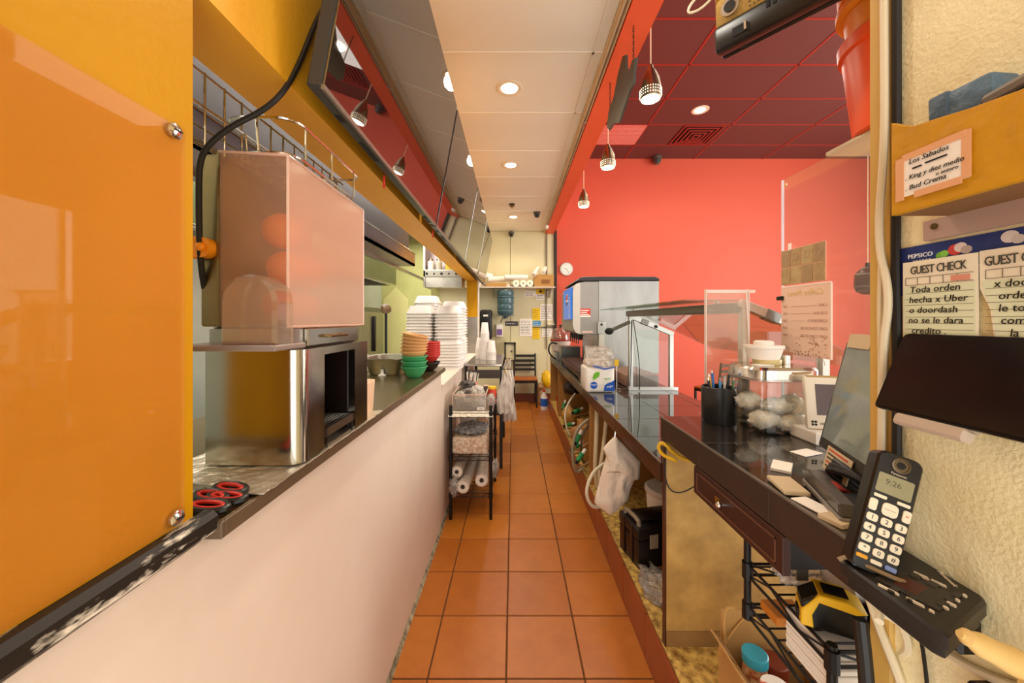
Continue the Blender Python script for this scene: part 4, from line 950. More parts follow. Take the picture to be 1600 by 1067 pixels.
for y in (1.6, 2.7): MB().box(.89, .90, y, y + .02, 1.47, 1.478).build('pane_clip', ALU, sg)
MB().tube([(.905, 2.79, 1.40), (.90, 2.78, 1.15), (.885, 2.78, .90)], .003, 6, 2).tube([(.915, 2.79, 1.40), (.955, 2.77, 1.1), (.96, 2.78, .87)], .003, 6, 2).build('cable', RUBBER, sg)
mc = thing('microphone', 'black microphone on a grey stalk poking out of the sneeze guard', 'microphone', (.80, 2.78, 1.33))
MB().tube([(.74, 2.76, 1.325), (.885, 2.785, 1.385)], .014, 12).build('handle', mat('grey_handle', '5E564E', .4), mc)
MB().ball((.722, 2.757, 1.316), .030, 1.15, 1, .9).build('foam_tip', BLACKM, mc)
# wrapped pack of foam cups
pk = thing('cup_pack', 'white and blue plastic pack of foam cups on the low counter edge', 'package', (.60, 2.80, ZC1))
b = MB().box(.540, .755, 2.72, 2.95, ZC1 + .001, ZC1 + .19, .02, 3)
b.build('pack_body', mat('pack_film', 'F2EBE2', .2, spots=(20, .25, 'D8CEC4'), bump=(30, .35)), pk)
MB().box(.555, .740, 2.735, 2.935, ZC1 + .18, ZC1 + .235, .02, 2).build('cup_rows', mat('cup_rows', 'D8C4B4', .5), pk)
sh = MB(); sh.sheet((.545, 2.725, ZC1 + .19), (.205, 0, 0), (0, .02, .14), 16, 14, lambda u, v: .02 * mnoise.noise(Vector((u * 6, v * 6, 2))), .003)
sh.sheet((.555, 2.90, ZC1 + .19), (.19, 0, 0), (0, -.06, .15), 16, 14, lambda u, v: .025 * mnoise.noise(Vector((u * 5, v * 6, 8))), .003)
sh.build('clear_top', FILM, pk)
Yk = 2.7185
def disc_y(x, z, r, m, nm, par, Y=Yk, sx=1):
    MB().prism([(x + sx * r * math.cos(R(a)), z + r * math.sin(R(a))) for a in range(0, 360, 15)], 'y', Y - .0008, Y).build(nm, m, par)
PB = mat('pack_blue', '1E56B8', .3)
disc_y(.598, ZC1 + .055, .027, PB, 'blue_badge', pk)
text('lettering', 'rom', .026, frame((.598, Yk - .0012, ZC1 + .06), (1, 0, 0), (0, 0, 1)), WHT, pk)
MB().prism([(.672, ZC1 + .012), (.752, ZC1 + .012), (.752, ZC1 + .098), (.735, ZC1 + .082), (.70, ZC1 + .07), (.678, ZC1 + .055)], 'y', Yk - .0008, Yk).build('blue_patch', PB, pk)
text('lettering', 'cups', .026, frame((.716, Yk - .0012, ZC1 + .048), (1, .0, .12), (0, 0, 1)), WHT, pk)
LEAF = mat('leaf_green', '6EB32A', .4)
MB().prism([(.588, ZC1 + .108), (.595, ZC1 + .135), (.610, ZC1 + .152), (.636, ZC1 + .156), (.644, ZC1 + .140), (.634, ZC1 + .118), (.612, ZC1 + .104), (.598, ZC1 + .095)], 'y', Yk - .0008, Yk).build('leaf_mark', LEAF, pk)
text('lettering', 'foam', .024, frame((.70, Yk - .0012, ZC1 + .105), (1, 0, .1), (0, 0, 1)), LEAF, pk)
MB().prism([(.590, ZC1 + .192), (.68, ZC1 + .17), (.752, ZC1 + .185), (.752, ZC1 + .196), (.68, ZC1 + .183), (.592, ZC1 + .206)], 'y', Yk - .004, Yk - .002).build('blue_fold', mat('fold_blue', '5468B4', .4), pk)
tg = thing('tag_stand', 'yellow tag on a thin wire stand beside the wrapped cup pack', 'tag stand', (.80, 2.83, ZC1))
MB().cyl((.80, 2.83, ZC1), (.80, 2.83, ZC1 + .19), .002, n=6).build('wire', CHROME, tg)
MB().tube([(.80 + .035 * math.cos(R(a)), 2.83 + .035 * math.sin(R(a)), ZC1 + .004) for a in range(0, 360, 20)], .0025, 6, 0, True).build('ring_base', CHROME, tg)
MB().box(.783, .815, 2.828, 2.832, ZC1 + .185, ZC1 + .235).build('tag', YEL, tg)
o = MB().box(.90, 1.18, 2.95, 3.5, ZC1, ZC1 + .10, .02, 2).build('brown_bag', mat('brown_bag', '7A5A48', .5, bump=(15, .5))); tag(o, 'flat brown bag behind the sneeze guard', 'bag')

# ------------------------------------------------------------------ below the low counter
cr = thing('wooden_box', 'tan wooden box standing on the deck under the low counter', 'box', (.62, 3.2, .192))
MB().box(.585, .70, 3.06, 3.36, .192, .49, .003, 1).build('body', mat('tan_wood', 'C48A44', .6, spots=(8, .5, 'A26C2E')), cr); MB().box(.583, .702, 3.058, 3.362, .485, .497, .002, 1).build('lid', WOODC, cr)
HOSE = mat('cream_hose', 'D8C9A4', .4); HOSEG = mat('grey_hose', '9C8E70', .4)
def hose(pts, r, m, label, nm='hose'):
    o = MB().tube(pts, r, 8, 3).build(nm, m); return tag(o, label, 'hose')
hose([(.60, 2.62, .78), (.59, 2.6, .55), (.575, 2.58, .35), (.60, 2.62, .21)], .016, HOSE, 'thick cream hose hanging left of the wooden partition', 'drain_hose')
hose([(.64, 2.5, .78), (.625, 2.5, .60), (.60, 2.48, .46), (.575, 2.47, .34), (.62, 2.5, .20)], .014, HOSE, 'second cream hose hanging beside the thick one', 'drain_hose')
hose([(.63, 2.42, .47), (.58, 2.38, .46), (.50, 2.34, .42), (.455, 2.32, .30), (.50, 2.32, .21), (.58, 2.36, .20), (.66, 2.42, .21)], .011, mat('white_hose', 'E6DCC0', .4), 'white hose looping out over the tiled curb')
hose([(.68, 3.0, .60), (.60, 2.98, .59), (.50, 2.96, .50), (.47, 2.95, .33), (.50, 2.95, .16), (.57, 2.97, .20)], .013, HOSEG, 'grey green hose arching out over the aisle')
hose([(.70, 3.02, .56), (.62, 3.0, .55), (.56, 2.99, .46), (.55, 3.0, .28), (.60, 3.02, .20)], .009, mat('dark_hose', '5A4630', .4), 'thin dark hose inside the grey green arch')
hose([(.66, 3.9, .62), (.57, 3.85, .52), (.53, 3.80, .40), (.56, 3.78, .24), (.60, 3.8, .20)], .009, mat('white_hose', 'E6DCC0'), 'thin white hose between the green fittings')
for i, (px, py, Y, ang) in enumerate(((881, 634, 4.55, 70), (901, 642, 3.75, 20), (888, 664, 3.85, 10), (903, 685, 3.0, 60), (891, 698, 3.05, 30), (902, 714, 2.85, 50))):
    p = P(px, py, Y); p.x = max(p.x, .52)
    d = Vector((math.cos(R(ang)), .3, math.sin(R(ang)))).normalized()
    t = thing('hose_fitting', ('farthest green hose fitting under the low counter', 'green hose fitting under the counter near the wooden leg', 'green hose fitting low on the deck edge', 'green hose fitting in front of the tan wooden box', 'green hose fitting joined to a dark hose', 'lowest green hose fitting at the tan box foot')[i], 'fitting', p, 'green fittings under the counter')
    MB().cyl(p - d * .035, p + d * .035, .020, n=12).build('body', GREEN, t); MB().cyl(p + d * .035, p + d * .075, .013, n=10).build('nipple', WHITEP, t); MB().cyl(p - d * .06, p - d * .035, .014, n=10).build('nut', BLACK, t)
    q = MB().tube([p - d * .06, p - d * .1 + Vector((.03, .02, -.02)), p + Vector((.10, .05, -.05)), p + Vector((.2, .06, .0))], .008, 6, 2).build('pipe', mat('tan_pipe', 'B08A58', .4), t)
for i, (x, y, z, r, hx) in enumerate(((.66, 4.25, .30, .10, 'B98440'), (.64, 3.62, .27, .07, 'A8703A'), (.66, 4.2, .62, .08, '3E2C22'))):
    blobby('supply_bag', ('tan bag slumped under the far part of the counter', 'small brown bag between hoses under the counter', 'dark brush bundle just under the counter fascia')[i], 'bag', (x, y, z), r, 1, 1.3, 1.1, mat('supply_%d' % i, hx, .6, bump=(20, .6)), .35, 3, 7, 60 + i)
q = MB().lathe([(.075, 0), (.085, .16), (.090, .18), (.090, .19), (.083, .19), (.072, .01), (0, .01)], (.66, 4.86, .192), 22).build('red_bucket', mat('dark_red', 'A8141C', .4)); tag(q, 'dark red bucket under the far counter end', 'bucket')

# hanging plastic apron bag
ap = thing('plastic_bag', 'white plastic carrier bag hanging from a hook under the low counter', 'bag', (.56, 2.0, .33))
out = [(358,240),(330,268),(303,297),(318,335),(300,400),(280,470),(262,545),(300,582),(330,600),(365,590),(385,565),(412,545),(430,490),(448,440),(470,437),(474,355),(430,310),(385,265)]
pts = [P(840 + a / 2.9639, 600 + b_ / 2.9639, 2.0) for a, b_ in out]
bm_ = MB(); cen = sum(pts, Vector()) / len(pts)
rngs = []
for k in range(7):
    f = 1 - k / 7
    for side in (0,):
        rngs.append([cen.lerp(p, f) for p in pts])
def layer(sgn):
    vs_ = []
    for k, rg in enumerate(rngs):
        th = .035 * math.sqrt(1 - ((7 - k) / 7) ** 2 + .02)
        vs_.append([bm_._v((p.x, p.y + sgn * th + .022 * mnoise.noise(Vector((p.x * 26, sgn, p.z * 9))) + .010 * mnoise.noise(Vector((p.x * 70, sgn * 2, p.z * 30))), p.z)) for p in rg])
    n = len(pts)
    for a, b_ in zip(vs_, vs_[1:]):
        for i in range(n):
            q = (a[i], a[(i+1) % n], b_[(i+1) % n], b_[i]); bm_.bm.faces.new(q if sgn < 0 else q[::-1])
    c = bm_._v(cen + Vector((0, sgn * .03, 0)))
    for i in range(n):
        q = (vs_[-1][i], vs_[-1][(i+1) % n], c); bm_.bm.faces.new(q if sgn < 0 else q[::-1])
    return vs_[0]
A_ = layer(-1); B_ = layer(1); n = len(pts)
for i in range(n): bm_.bm.faces.new((A_[(i+1) % n], A_[i], B_[i], B_[(i+1) % n]))
bmesh.ops.recalc_face_normals(bm_.bm, faces=bm_.bm.faces[:])
bmesh.ops.subdivide_edges(bm_.bm, edges=bm_.bm.edges[:], cuts=1, use_grid_fill=True)
bm_.build('bag_body', mat('carrier_bag_plastic', 'F0E0CC', .35, spots=(12, .4, 'D8BFA0', .25), bump=(26, .8)), ap, sharp=180)
MB().tube([(.553, 1.99, .735), (.555, 2.0, .79), (.575, 2.0, .80)], .004, 6, 2).build('hook', CHROME, ap)
MB().box(.50, .57, 1.955, 1.96, .585, .588).build('tie_string', mat('string', 'B89468', .8), ap)
# tool box
tb = thing('tool_box', 'black plastic tool box with grey handle standing on the deck under the counter', 'tool box', (.70, 1.86, .192))
M = Matrix.Translation((.605, 1.768, .192)) @ Matrix.Rotation(R(12), 4, 'Z')
BXM = mat('tool_box_black', '1A1310', .32)
MB(M).box(0, .33, 0, .19, .0, .135, .008, 2).build('body', BXM, tb)
MB(M).box(-.003, .333, -.003, .193, .137, .195, .010, 2).build('lid', BXM, tb)
h = MB(M).tube([(.02, .03, .195), (.02, .03, .222), (.02, .16, .222), (.02, .16, .195)], .011, 8, 1).build('handle', mat('grey_grip', '8A7A62', .4), tb)
MB(M).box(.05, .28, .05, .14, .195, .212, .006, 2).build('raised_tray', BXM, tb)
for x in (.08, .23):
    MB(M).box(x - .022, x + .022, -.010, -.003, .098, .165, .002, 1).build('latch', mat('grey_latch', '9A8C74', .4), tb)
for y in (.06, .14): MB(M).box(-.006, 0, y - .012, y + .012, .01, .19, .002, 1).build('rib', BXM, tb)
wt = thing('white_tub', 'white lidded tub behind the black tool box', 'tub', (.92, 2.16, .192))
MB().lathe([(.115, 0), (.13, .20), (0, .20)], (.92, 2.16, .192), 28).build('body', WHITEP, wt); MB().lathe([(.136, .192), (.138, .215), (.125, .225), (0, .225)], (.92, 2.16, .192), 28).build('lid', mat('tub_lid', 'D8C6B4', .4), wt)
MB().box(.90, .96, 2.028, 2.034, .27, .31).build('label', REDPL, wt)
t = blobby('clear_film', 'crumpled clear film on the strand board deck beside the tool box', 'film', (.66, 1.64, .215), .10, .8, 1.1, .35, FILM, .6, 4, 8, 71)
t = blobby('clear_film', 'crumpled film heap against the plywood panel', 'film', (.70, 1.455, .24), .075, 1, .8, .7, FILM, .6, 4, 8, 75)

# ------------------------------------------------------------------ high right counter
ZU = 1.036
hc = thing('cash_counter', 'high cash counter with black glossy tile top, drawer and plywood end', 'counter', (.9, 1.0, .192))
core = MB().box(XR + .012, 1.25, .60, 1.385, .957, ZU - .008).build('core', BROWNW, hc)
x = XR
for wd in (.30, .30, .09):
    y = .60
    for dd in (.18, .305, .302):
        MB().box(x + .001, x + wd - .001, y + .001, y + dd - .001, ZU - .01, ZU, .001, 1).build('counter_tile', GRANITE, core); y += dd
    x += wd
FASD = mat('dark_fascia', '3A281C', .3, spots=(60, .5, '2A1A12', .2))
for a, b in ((.60, .80), (.801, 1.10), (1.101, 1.387)): MB().box(XR - .002, XR + .012, a, b, .955, ZU - .001, .001, 1).build('fascia_tile', FASD, hc)
for a, b in ((XR, .86), (.861, 1.25)): MB().box(a, b, 1.375, 1.388, .86, ZU - .001, .001, 1).build('fascia_tile', GRANITE, hc)
MB().box(XR - .004, XR + .003, .60, 1.388, ZU - .005, ZU + .0008, .0008, 1).build('edge_trim', mat('grey_edge', '7C766C'), hc)
MB().box(XR + .004, 1.22, 1.355, 1.375, .192, .957).build('end_panel', DIRTY, hc)
MB().box(XR + .001, XR + .006, 1.354, 1.378, .192, .957).build('panel_edge', BROWNW, hc)
MB().box(XR + .006, 1.22, 1.352, 1.356, .192, .25).build('panel_foot', mat('panel_foot', '9A7440', .6, spots=(9, .7, '6E5024')), hc)
DRW = mat('drawer_brown', '3E1E14', .3, spots=(14, .4, '2A120A'))
dw = MB().box(XR - .004, XR + .014, .755, 1.128, .870, .953, .002, 1).build('drawer', DRW, hc)
MB().box(XR + .014, 1.0, .765, 1.118, .878, .945).build('drawer_box', mat('drawer_inside', '1E120C', .6), dw)
for a, b, c, d in ((.775, 1.108, .884, .887), (.775, 1.108, .936, .939), (.775, .778, .884, .939), (1.105, 1.108, .884, .939)):
    MB().box(XR - .006, XR - .003, a, b, c, d).build('moulding', mat('drawer_line', '6E4632', .3), dw)
kn = MB().cyl((XR - .004, .966, .912), (XR - .014, .966, .912), .004).ball((XR - .018, .966, .912), .0085).build('knob', CHROME, dw)
MB().box(XR - .007, XR - .004, .99, 1.005, .905, .917).build('key_hook', mat('brass', 'C89A3E', .3, 1), dw)
MB().box(.62, .645, .80, .803, .83, .957).build('steel_bracket', mat('grey_bracket', '6E6A5C', .4, .7), hc)

# items on the high counter
jr = thing('cookie_jar', 'square clear jar with steel lid full of wrapped pastries on the counter', 'jar', (.87, 1.235, ZU))
MB().lathe([(.085, 0), (.098, .006), (.106, .05), (.108, .16), (.100, .172), (.097, .172), (.104, .158), (.102, .05), (.094, .010), (0, .008)], (.87, 1.235, ZU), 40, 1, .85, 5).build('glass', clear('jar_glass', 'FAFAF6', .06, .02), jr)
MB().lathe([(.104, .170), (.108, .174), (.108, .205), (.100, .214), (0, .214)], (.87, 1.235, ZU), 40, 1, .85, 5).build('lid', CHROME, jr)
MB().lathe([(.112, .171), (.112, .177), (.10, .178)], (.87, 1.235, ZU), 40, 1, .85, 5).build('lid_rim', STEEL, jr)
PAST = mat('wrapped_pastry', 'FBF2E6', .5, spots=(18, .5, 'D4AC7C', .2), bump=(40, .6))
for k, (x, y, z, rx, s) in enumerate(((.815, 1.19, .042, .052, .6), (.90, 1.185, .032, .060, .5), (.925, 1.22, .075, .05, .9), (.86, 1.20, .085, .052, .5), (.80, 1.25, .09, .045, .7), (.94, 1.25, .035, .04, .8), (.87, 1.27, .05, .055, .6))):
    t = thing('pastry', ('round wrapped pastry flat against the jar front left', 'wide wrapped pastry lowest in the jar front', 'tilted wrapped pastry at the right side of the jar', 'wrapped pastry on top in the middle of the jar', 'wrapped pastry high at the left of the jar', 'small wrapped pastry in the right corner of the jar', 'wrapped pastry at the back of the jar')[k], 'pastry', (x, y, ZU + z - .02), 'pastries in the jar')
    MB().ball((x, y, ZU + z), rx * .86, 1, .7, s, 3, .25, 6, k).build('bun', PAST, t, sharp=180)
    MB().ball((x, y, ZU + z), rx * .9, 1, .72, s * 1.04, 3, .4, 9, k + 5).build('wrapper', clear('wrapper_film', 'FFFFFF', .04, .15, .40, 'FFFFFF', crinkle=(60, 1)), t, sharp=180)
cp = thing('plastic_tub', 'white plastic tub with a round lid standing on the jar lid', 'tub', (.86, 1.24, ZU + .215))
MB().lathe([(.045, 0), (.056, .035), (.060, .038), (.060, .046), (.0, .046)], (.855, 1.25, ZU + .232), 28).build('tub_body', WHITEP, cp); MB().lathe([(.030, .046), (.030, .058), (.024, .062), (0, .062)], (.855, 1.25, ZU + .232), 22).build('lid', WHITEP, cp)
o = MB().lathe([(.040, 0), (.042, .003), (.042, .018), (0, .018)], (.862, 1.245, ZU + .2145), 24).build('tape_ring', mat('yellowed_tape', 'D8C48C', .3)); tag(o, 'roll of yellowed tape between the jar lid and the white tub', 'tape roll')
o = MB().box(.795, .845, 1.185, 1.225, ZU + .2145, ZU + .2175).build('note_slip', PAPER); tag(o, 'paper slip lying on the jar lid', 'paper')
o = MB().lathe([(.014, 0), (.014, .03), (0, .03)], (.925, 1.245, ZU + .2145), 14).build('bottle_cap', CHROME); tag(o, 'small chrome cap on the jar lid', 'cap')
pc = thing('pen_cup', 'black cup full of pens at the corner of the high counter', 'pen cup', (.738, 1.325, ZU))
MB().lathe([(.054, 0), (.056, .003), (.057, .125), (.054, .127), (.052, .125), (.052, .006), (0, .006)], (.738, 1.315, ZU), 32).build('cup', mat('cup_black', '23211F', .3), pc)
for k, (hx, lab) in enumerate((('1A1A1A', 'black pen at the left of the pen cup'), ('E8B81E', 'yellow pen in the pen cup'), ('2E6EC0', 'blue pen in the pen cup'), ('5A9ED8', 'light blue pen leaning right in the pen cup'), ('D8D4CC', 'white pen in the pen cup'), ('222222', 'black pen at the right of the pen cup'), ('3A8A4A', 'green pen in the pen cup'))):
    a = R(180 - k * 28); bx, by = .738 + .025 * math.cos(a), 1.315 - .02 + .006 * (k % 3)
    t = thing('pen', lab, 'pen', (bx, by, ZU + .012), 'pens in the cup')
    p0 = Vector((bx, by, ZU + .012)); p1 = Vector((.738 + .045 * math.cos(a), by + .004, ZU + .150 + .012 * ((k * 7) % 3)))
    MB().cyl(p0, p1, .0042, n=10).build('barrel', mat('pen_%d' % k, hx, .35), t); MB().cyl(p1, p1 + (p1 - p0).normalized() * .010, .003, n=8).build('clicker', CHROME, t)
sh = thing('sign_holder', 'upright clear acrylic sign holder standing behind the pen cup', 'sign holder', (.77, 1.36, ZU))
Yh = 1.365; a = P(1103, 606, Yh); b = P(1180, 452, Yh); a.z = ZU + .001
MB().box(a.x, b.x - .02, Yh, Yh + .003, a.z, b.z).build('front_sheet', ACRYL, sh)
MB().box(a.x, b.x - .02, Yh + .008, Yh + .011, a.z, b.z - .004).box(a.x, b.x - .02, Yh, Yh + .06, a.z, a.z + .003).build('back_sheet', clear('holder_insert', 'FAF4EE', .05, .03, .10, 'FFF0E8'), sh)
EW = clear('edge_glow_plastic', 'FFF6F0', .3, .1, .7, 'FFF2EA')
MB().box(a.x + .004, b.x, Yh - .001, Yh + .004, b.z - .014, b.z - .002).build('top_edge', EW, sh)
MB().box(a.x, a.x + .003, Yh - .001, Yh + .012, a.z, b.z).box(b.x - .024, b.x - .021, Yh - .001, Yh + .012, a.z, b.z).build('side_edge', EW, sh)
MB().prism([(b.x - .036, b.z - .01), (b.x - .031, b.z - .01), (b.x - .022, b.z - .19), (b.x - .026, b.z - .19)], 'y', Yh - .002, Yh).build('tape_strip', EW, sh)

# hung acrylic screen with menu and sample sheet
XS = 1.018
hs = thing('hanging_screen', 'big clear acrylic screen hung from the high shelf over the counter edge', 'splash guard', (XS, 1.15, 1.2))
MB().box(XS, XS + .005, .80, 1.387, 1.06, XS * .519 + 1.4).build('sheet', ACRYL, hs)
MB().box(XS - .001, XS + .006, 1.384, 1.389, 1.06, XS * .519 + 1.4).build('edge', clear('bright_edge', 'FFFFFF', .3, .1, .75, 'F2F0FF'), hs)
for z in (1.905, 1.30): MB().cyl((XS - .004, 1.365, z), (XS, 1.365, z), .006, n=10).build('screw', CHROME, hs)
cl = MB().box(XS - .012, XS + .012, 1.372, 1.402, 1.475, 1.49, .002, 1).build('clip', BLACK, hs)
mn = thing('menu_sheet', 'pinkish coffee menu sheet taped to the hanging screen, seen from behind', 'menu', (XS - .004, 1.28, 1.23))
ya, yb2 = 1.385, F * (XS - .003) / (1298 - CX)
zt = 1.4 + 50 * ya / F; zb_ = 1.4 - 62 * yb2 / F
MB().box(XS - .004, XS - .001, yb2, ya, zb_, zt).build('paper', mat('translucent_menu', 'E8C4B0', .7), mn)
MB().box(XS - .0045, XS - .0005, yb2 - .004, yb2 + .001, zb_, zt).box(XS - .0045, XS - .0005, yb2, ya, zt - .002, zt + .004).build('film_edge', EW, mn)
FAD = mat('faded_ink', 'C09A88', .7); FADY = mat('faded_yellow', 'D8B878', .7)
mid = (ya + yb2) / 2; Xm = XS - .0045
MF = lambda y, z: frame((Xm, y, z), (0, 1, 0), (0, 0, 1))
text('heading', 'Coffee Menu', .030, MF(mid - .005, zt - .026), FADY, mn, shear=.2)
for k, (s, l) in enumerate((('CAFE', .10), ('COLADA', .075), ('CORTADITO', .04), ('CAFE CON LECHE', .015), ('CAFE CON LECHE', .015))):
    z = zt - .072 - .026 * k
    text('menu_line', s, .0135, MF(yb2 + .012, z), FAD, mn, 'LEFT')
    e = yb2 + .012 + len(s) * .0105
    MB().box(Xm - .0003, Xm, e, ya - .05, z - .0006, z + .0006).build('rule', FAD, mn)
    text('price', ('1.50', '1.75', '2.00', '2.50', '3.00')[k], .0135, MF(ya - .022, z), FAD, mn)
for k in range(2): MB().tube([(Xm, ya - .035 - .008 * k, zt - .22), (Xm, ya - .029 - .008 * k, zt - .235), (Xm, ya - .038 - .008 * k, zt - .25), (Xm, ya - .032 - .008 * k, zt - .262)], .0012, 5, 2).build('steam_mark', FAD, mn)
MB().box(Xm - .0004, Xm, ya - .058, ya - .006, zb_ + .01, zt - .268).build('cup_picture', mat('cup_picture', 'D49478', .7), mn)
q = MB()
for k in range(60):
    y = random.uniform(yb2 + .01, ya - .065); z = zb_ + .004 + random.random() ** 2 * .07
    q.prism([(y + .003 * math.cos(R(c)), z + .0022 * math.sin(R(c))) for c in range(0, 360, 60)], 'x', Xm - .0004, Xm)
q = q.build('bean_print', mat('bean_print', 'B48A74', .7), mn); q['kind'] = 'stuff'
MB().tube([(Xm, yb2 + .02 + .03 - .03 * math.cos(R(c)), zt - .27 + .03 * math.sin(R(c))) for c in range(0, 131, 13)], .0009, 5).build('ring_print', FAD, mn)
ss = thing('sample_sheet', 'taped grey beige sheet of eight picture cards above the menu', 'sheet', (XS - .004, 1.3, 1.53))
yc = F * (XS - .003) / (1290 - CX); z0, z1 = 1.4 + 53.5 * 1.385 / F, 1.4 + 107 * 1.385 / F
MB().box(XS - .003, XS - .001, yc, 1.386, z0, z1).build('backing', mat('card_backing', 'E8B898', .6), ss)
for i in range(4):
    for j in range(2):
        w = (1.386 - yc) / 4; hgt = (z1 - z0) / 2; ca = yc + i * w
        c = MB().box(XS - .0048, XS - .003, ca + .002, ca + w - .002, z0 + j * hgt + .002, z0 + (j + 1) * hgt - .002).build('card', mat('card_%d' % ((i + j) % 3), ('B99A6C', 'AC8E6A', 'C2A878')[(i + j) % 3], .5, spots=(40, .6, '8A7048', .2)), ss)
        if j: MB().tube([(XS - .0052, ca + w / 2 + .012 * math.cos(R(a)), z0 + 1.55 * hgt + .012 * math.sin(R(a))) for a in range(0, 360, 30)], .001, 5, 0, True).build('ring_print', FAD, ss)
MB().box(XS - .0055, XS - .003, 1.336, 1.350, z1 - .004, z1 + .022).build('tape', EW, ss)

# shelf with buckets
sf = thing('high_shelf', 'pale shelf board high on the wall carrying the buckets', 'shelf', (1.2, .95, 1.91))
MB().box(XS, 1.55, .60, 1.193, 1.4 + .5235 * XS, 1.4 + .5235 * XS + .012, .001, 1).build('board', mat('pale_shelf', 'CDB896', .4, spots=(6, .4, 'A88C64')), sf)
MB().box(1.10, 1.24, .62, .80, 1.905, 1.932).build('bracket', mat('dark_alu', '8C8880'), sf)
MB().box(.72, XS + .02, .60, .66, 1.90, 1.932).build('arm', ALU, sf)
ZSH = 1.4 + .5235 * XS + .0125
rb = thing('red_bucket', 'red orange plastic bucket standing on the high shelf', 'bucket', (1.117, 1.04, ZSH))
RBK = mat('bucket_red', 'E8541E', .35); OBK = mat('bucket_orange', 'F08A14', .35)
BK = [(.110, 0), (.114, .004), (.138, .235), (.138, .24), (.147, .242), (.149, .275), (.144, .280), (.138, .278), (.110, .01), (0, .01)]
MB().lathe(BK, (1.117, 1.04, ZSH), 40).build('body', RBK, rb)
ob = thing('orange_bucket', 'orange bucket with black bail nested in the red bucket', 'bucket', (1.117, 1.04, ZSH + .16))
MB().lathe(BK, (1.117, 1.04, ZSH + .16), 40).build('body', OBK, ob)
MB().lathe([(.140, .20), (.152, .205), (.152, .225), (.140, .23)], (1.117, 1.04, ZSH + .16), 40).build('collar', OBK, ob)
MB().tube([(.97, 1.06, ZSH + .42), (.958, 1.02, ZSH + .36), (.966, .985, ZSH + .34), (.985, .95, ZSH + .36), (1.03, .90, ZSH + .47)], .008, 8, 2).build('bail', BLACK, ob)
# gourd pendant
gp = thing('ball_pendant', 'dark brown ball pendant with pale scribble on a white cord', 'pendant', (1.5, 1.52, 1.49)); p = P(1356, 437, 1.52)
MB().lathe([(0, -.062), (.018, -.06), (.038, -.048), (.044, -.02), (.042, .01), (.034, .035), (.018, .052), (0, .056)], p, 26).build('ball', mat('dark_gourd', '3A1E18', .35, spots=(16, .5, '5C3A30')), gp)
MB().lathe([(.043, .018), (.041, .026)], p, 26).lathe([(.043, -.032), (.044, -.025)], p, 26).build('band', mat('band_grey', '6E5C54', .4), gp)
MB().cyl(p + Vector((0, 0, .055)), p + Vector((0, 0, .07)), .008).build('cap', BLACK, gp)
MB().cyl(p + Vector((0, 0, .07)), (p.x, p.y, ZD), .0018, n=6).build('cord', CORDW, gp)
text('lettering', 'Wm3', .028, frame((p.x, p.y - .0448, p.z - .008), (1, 0, 0), (0, 0, 1)), mat('scribble', 'D8C8A8', .6), gp, shear=.3)
# hanging monitor
mo = thing('hanging_monitor', 'black bezelled monitor with gold perforated back hung over the counter', 'monitor', (.9, 1.1, 2.32))
d = Vector((.82, -1, 0)).normalized(); nrm = Vector((1, .82, 0)).normalized()
M = frame(Vector((.683, 1.209, 2.262)), d, Vector((0, 0, 1)) + nrm * -.1)     # x along the bottom edge towards us, y up, z out of the back
GOLD = mat('gold_grille', 'B79A5A', .35, .6, spots=(90, .5, '7E6838', .15))
MB(M).box(0, .75, 0, .42, -.03, -.002, .012, 2).build('front_frame', BLACK, mo)
MB(M).box(.0, .75, .0, .075, -.002, .045, .010, 2).build('lower_back', BLACK, mo)
bk = MB(M).box(.004, .75, .075, .42, -.002, .040, .008, 2).build('back_cover', GOLD, mo)
for k in range(22): MB(M).box(.145 + k * .016, .153 + k * .016, .052, .074, .0455, .047).build('vent_slot', BLACKM, mo)
q = MB(M)
for i in range(34):
    for j in range(14): q.box(.10 + i * .011, .1045 + i * .011, .085 + j * .012, .0895 + j * .012, .0402, .0412)
q = q.build('grille_holes', mat('grille_hole', '5A4828', .7), mo); q['kind'] = 'stuff'
MB(M).cyl((.05, .115, .040), (.05, .115, .047), .026, n=22).build('speaker_ring', STEEL, bk); MB(M).cyl((.05, .115, .046), (.05, .115, .050), .016, n=18).build('speaker_cone', BLACK, bk)
sk = MB(M).box(.055, .09, .020, .045, .045, .0475).build('socket', BLACKM, mo); MB(M).box(.088, .094, .022, .046, .045, .052).build('plug', ALU, mo)
MB(M).tube([(.02, .22, .05), (-.06, .19, .06), (-.075, .16, .06), (-.02, .155, .05), (.05, .2, .05)], .004, 6, 2).build('cable', CORDW, mo)
MB(M).box(.35, .41, .25, 2.0, .02, .05).build('hanger', BLACK, mo)

# ------------------------------------------------------------------ cash terminal and clutter
tm = thing('cash_terminal', 'grey framed touch screen terminal tilted back on the high counter', 'terminal', (.75, .80, ZU))
BL = Vector((.7405, .892, 1.096)); rt = Vector((-.364, -1, 0)).normalized(); lean = Vector((.94, -.342, 0)) * .056
up = (Vector((0, 0, .254)) + lean)
M = frame(BL, rt, up); H = up.length; Wd = .245
GF = mat('terminal_grey', '3E3935', .4)
MB(M).box(0, Wd, 0, H, -.030, 0, .006, 2).build('housing', GF, tm)
sc = MB(M).box(.013, Wd - .012, .026, H - .012, -.001, .0008).build('screen', mat('terminal_glass', '76827F', .05, spec=1.0, spots=(9, .5, 'A4AEA8', .2)), tm)  # paler mottling paints bright reflections onto the screen
MB(M).box(.02, .11, H - .014, H + .018, .002, .004).build('top_note', mat('beige_note', 'CDB894', .7), tm)
nt_ = MB(M).box(.06, .165, -.035, .018, .003, .0045).build('bottom_note', mat('beige_note', 'CDB894', .7), tm)
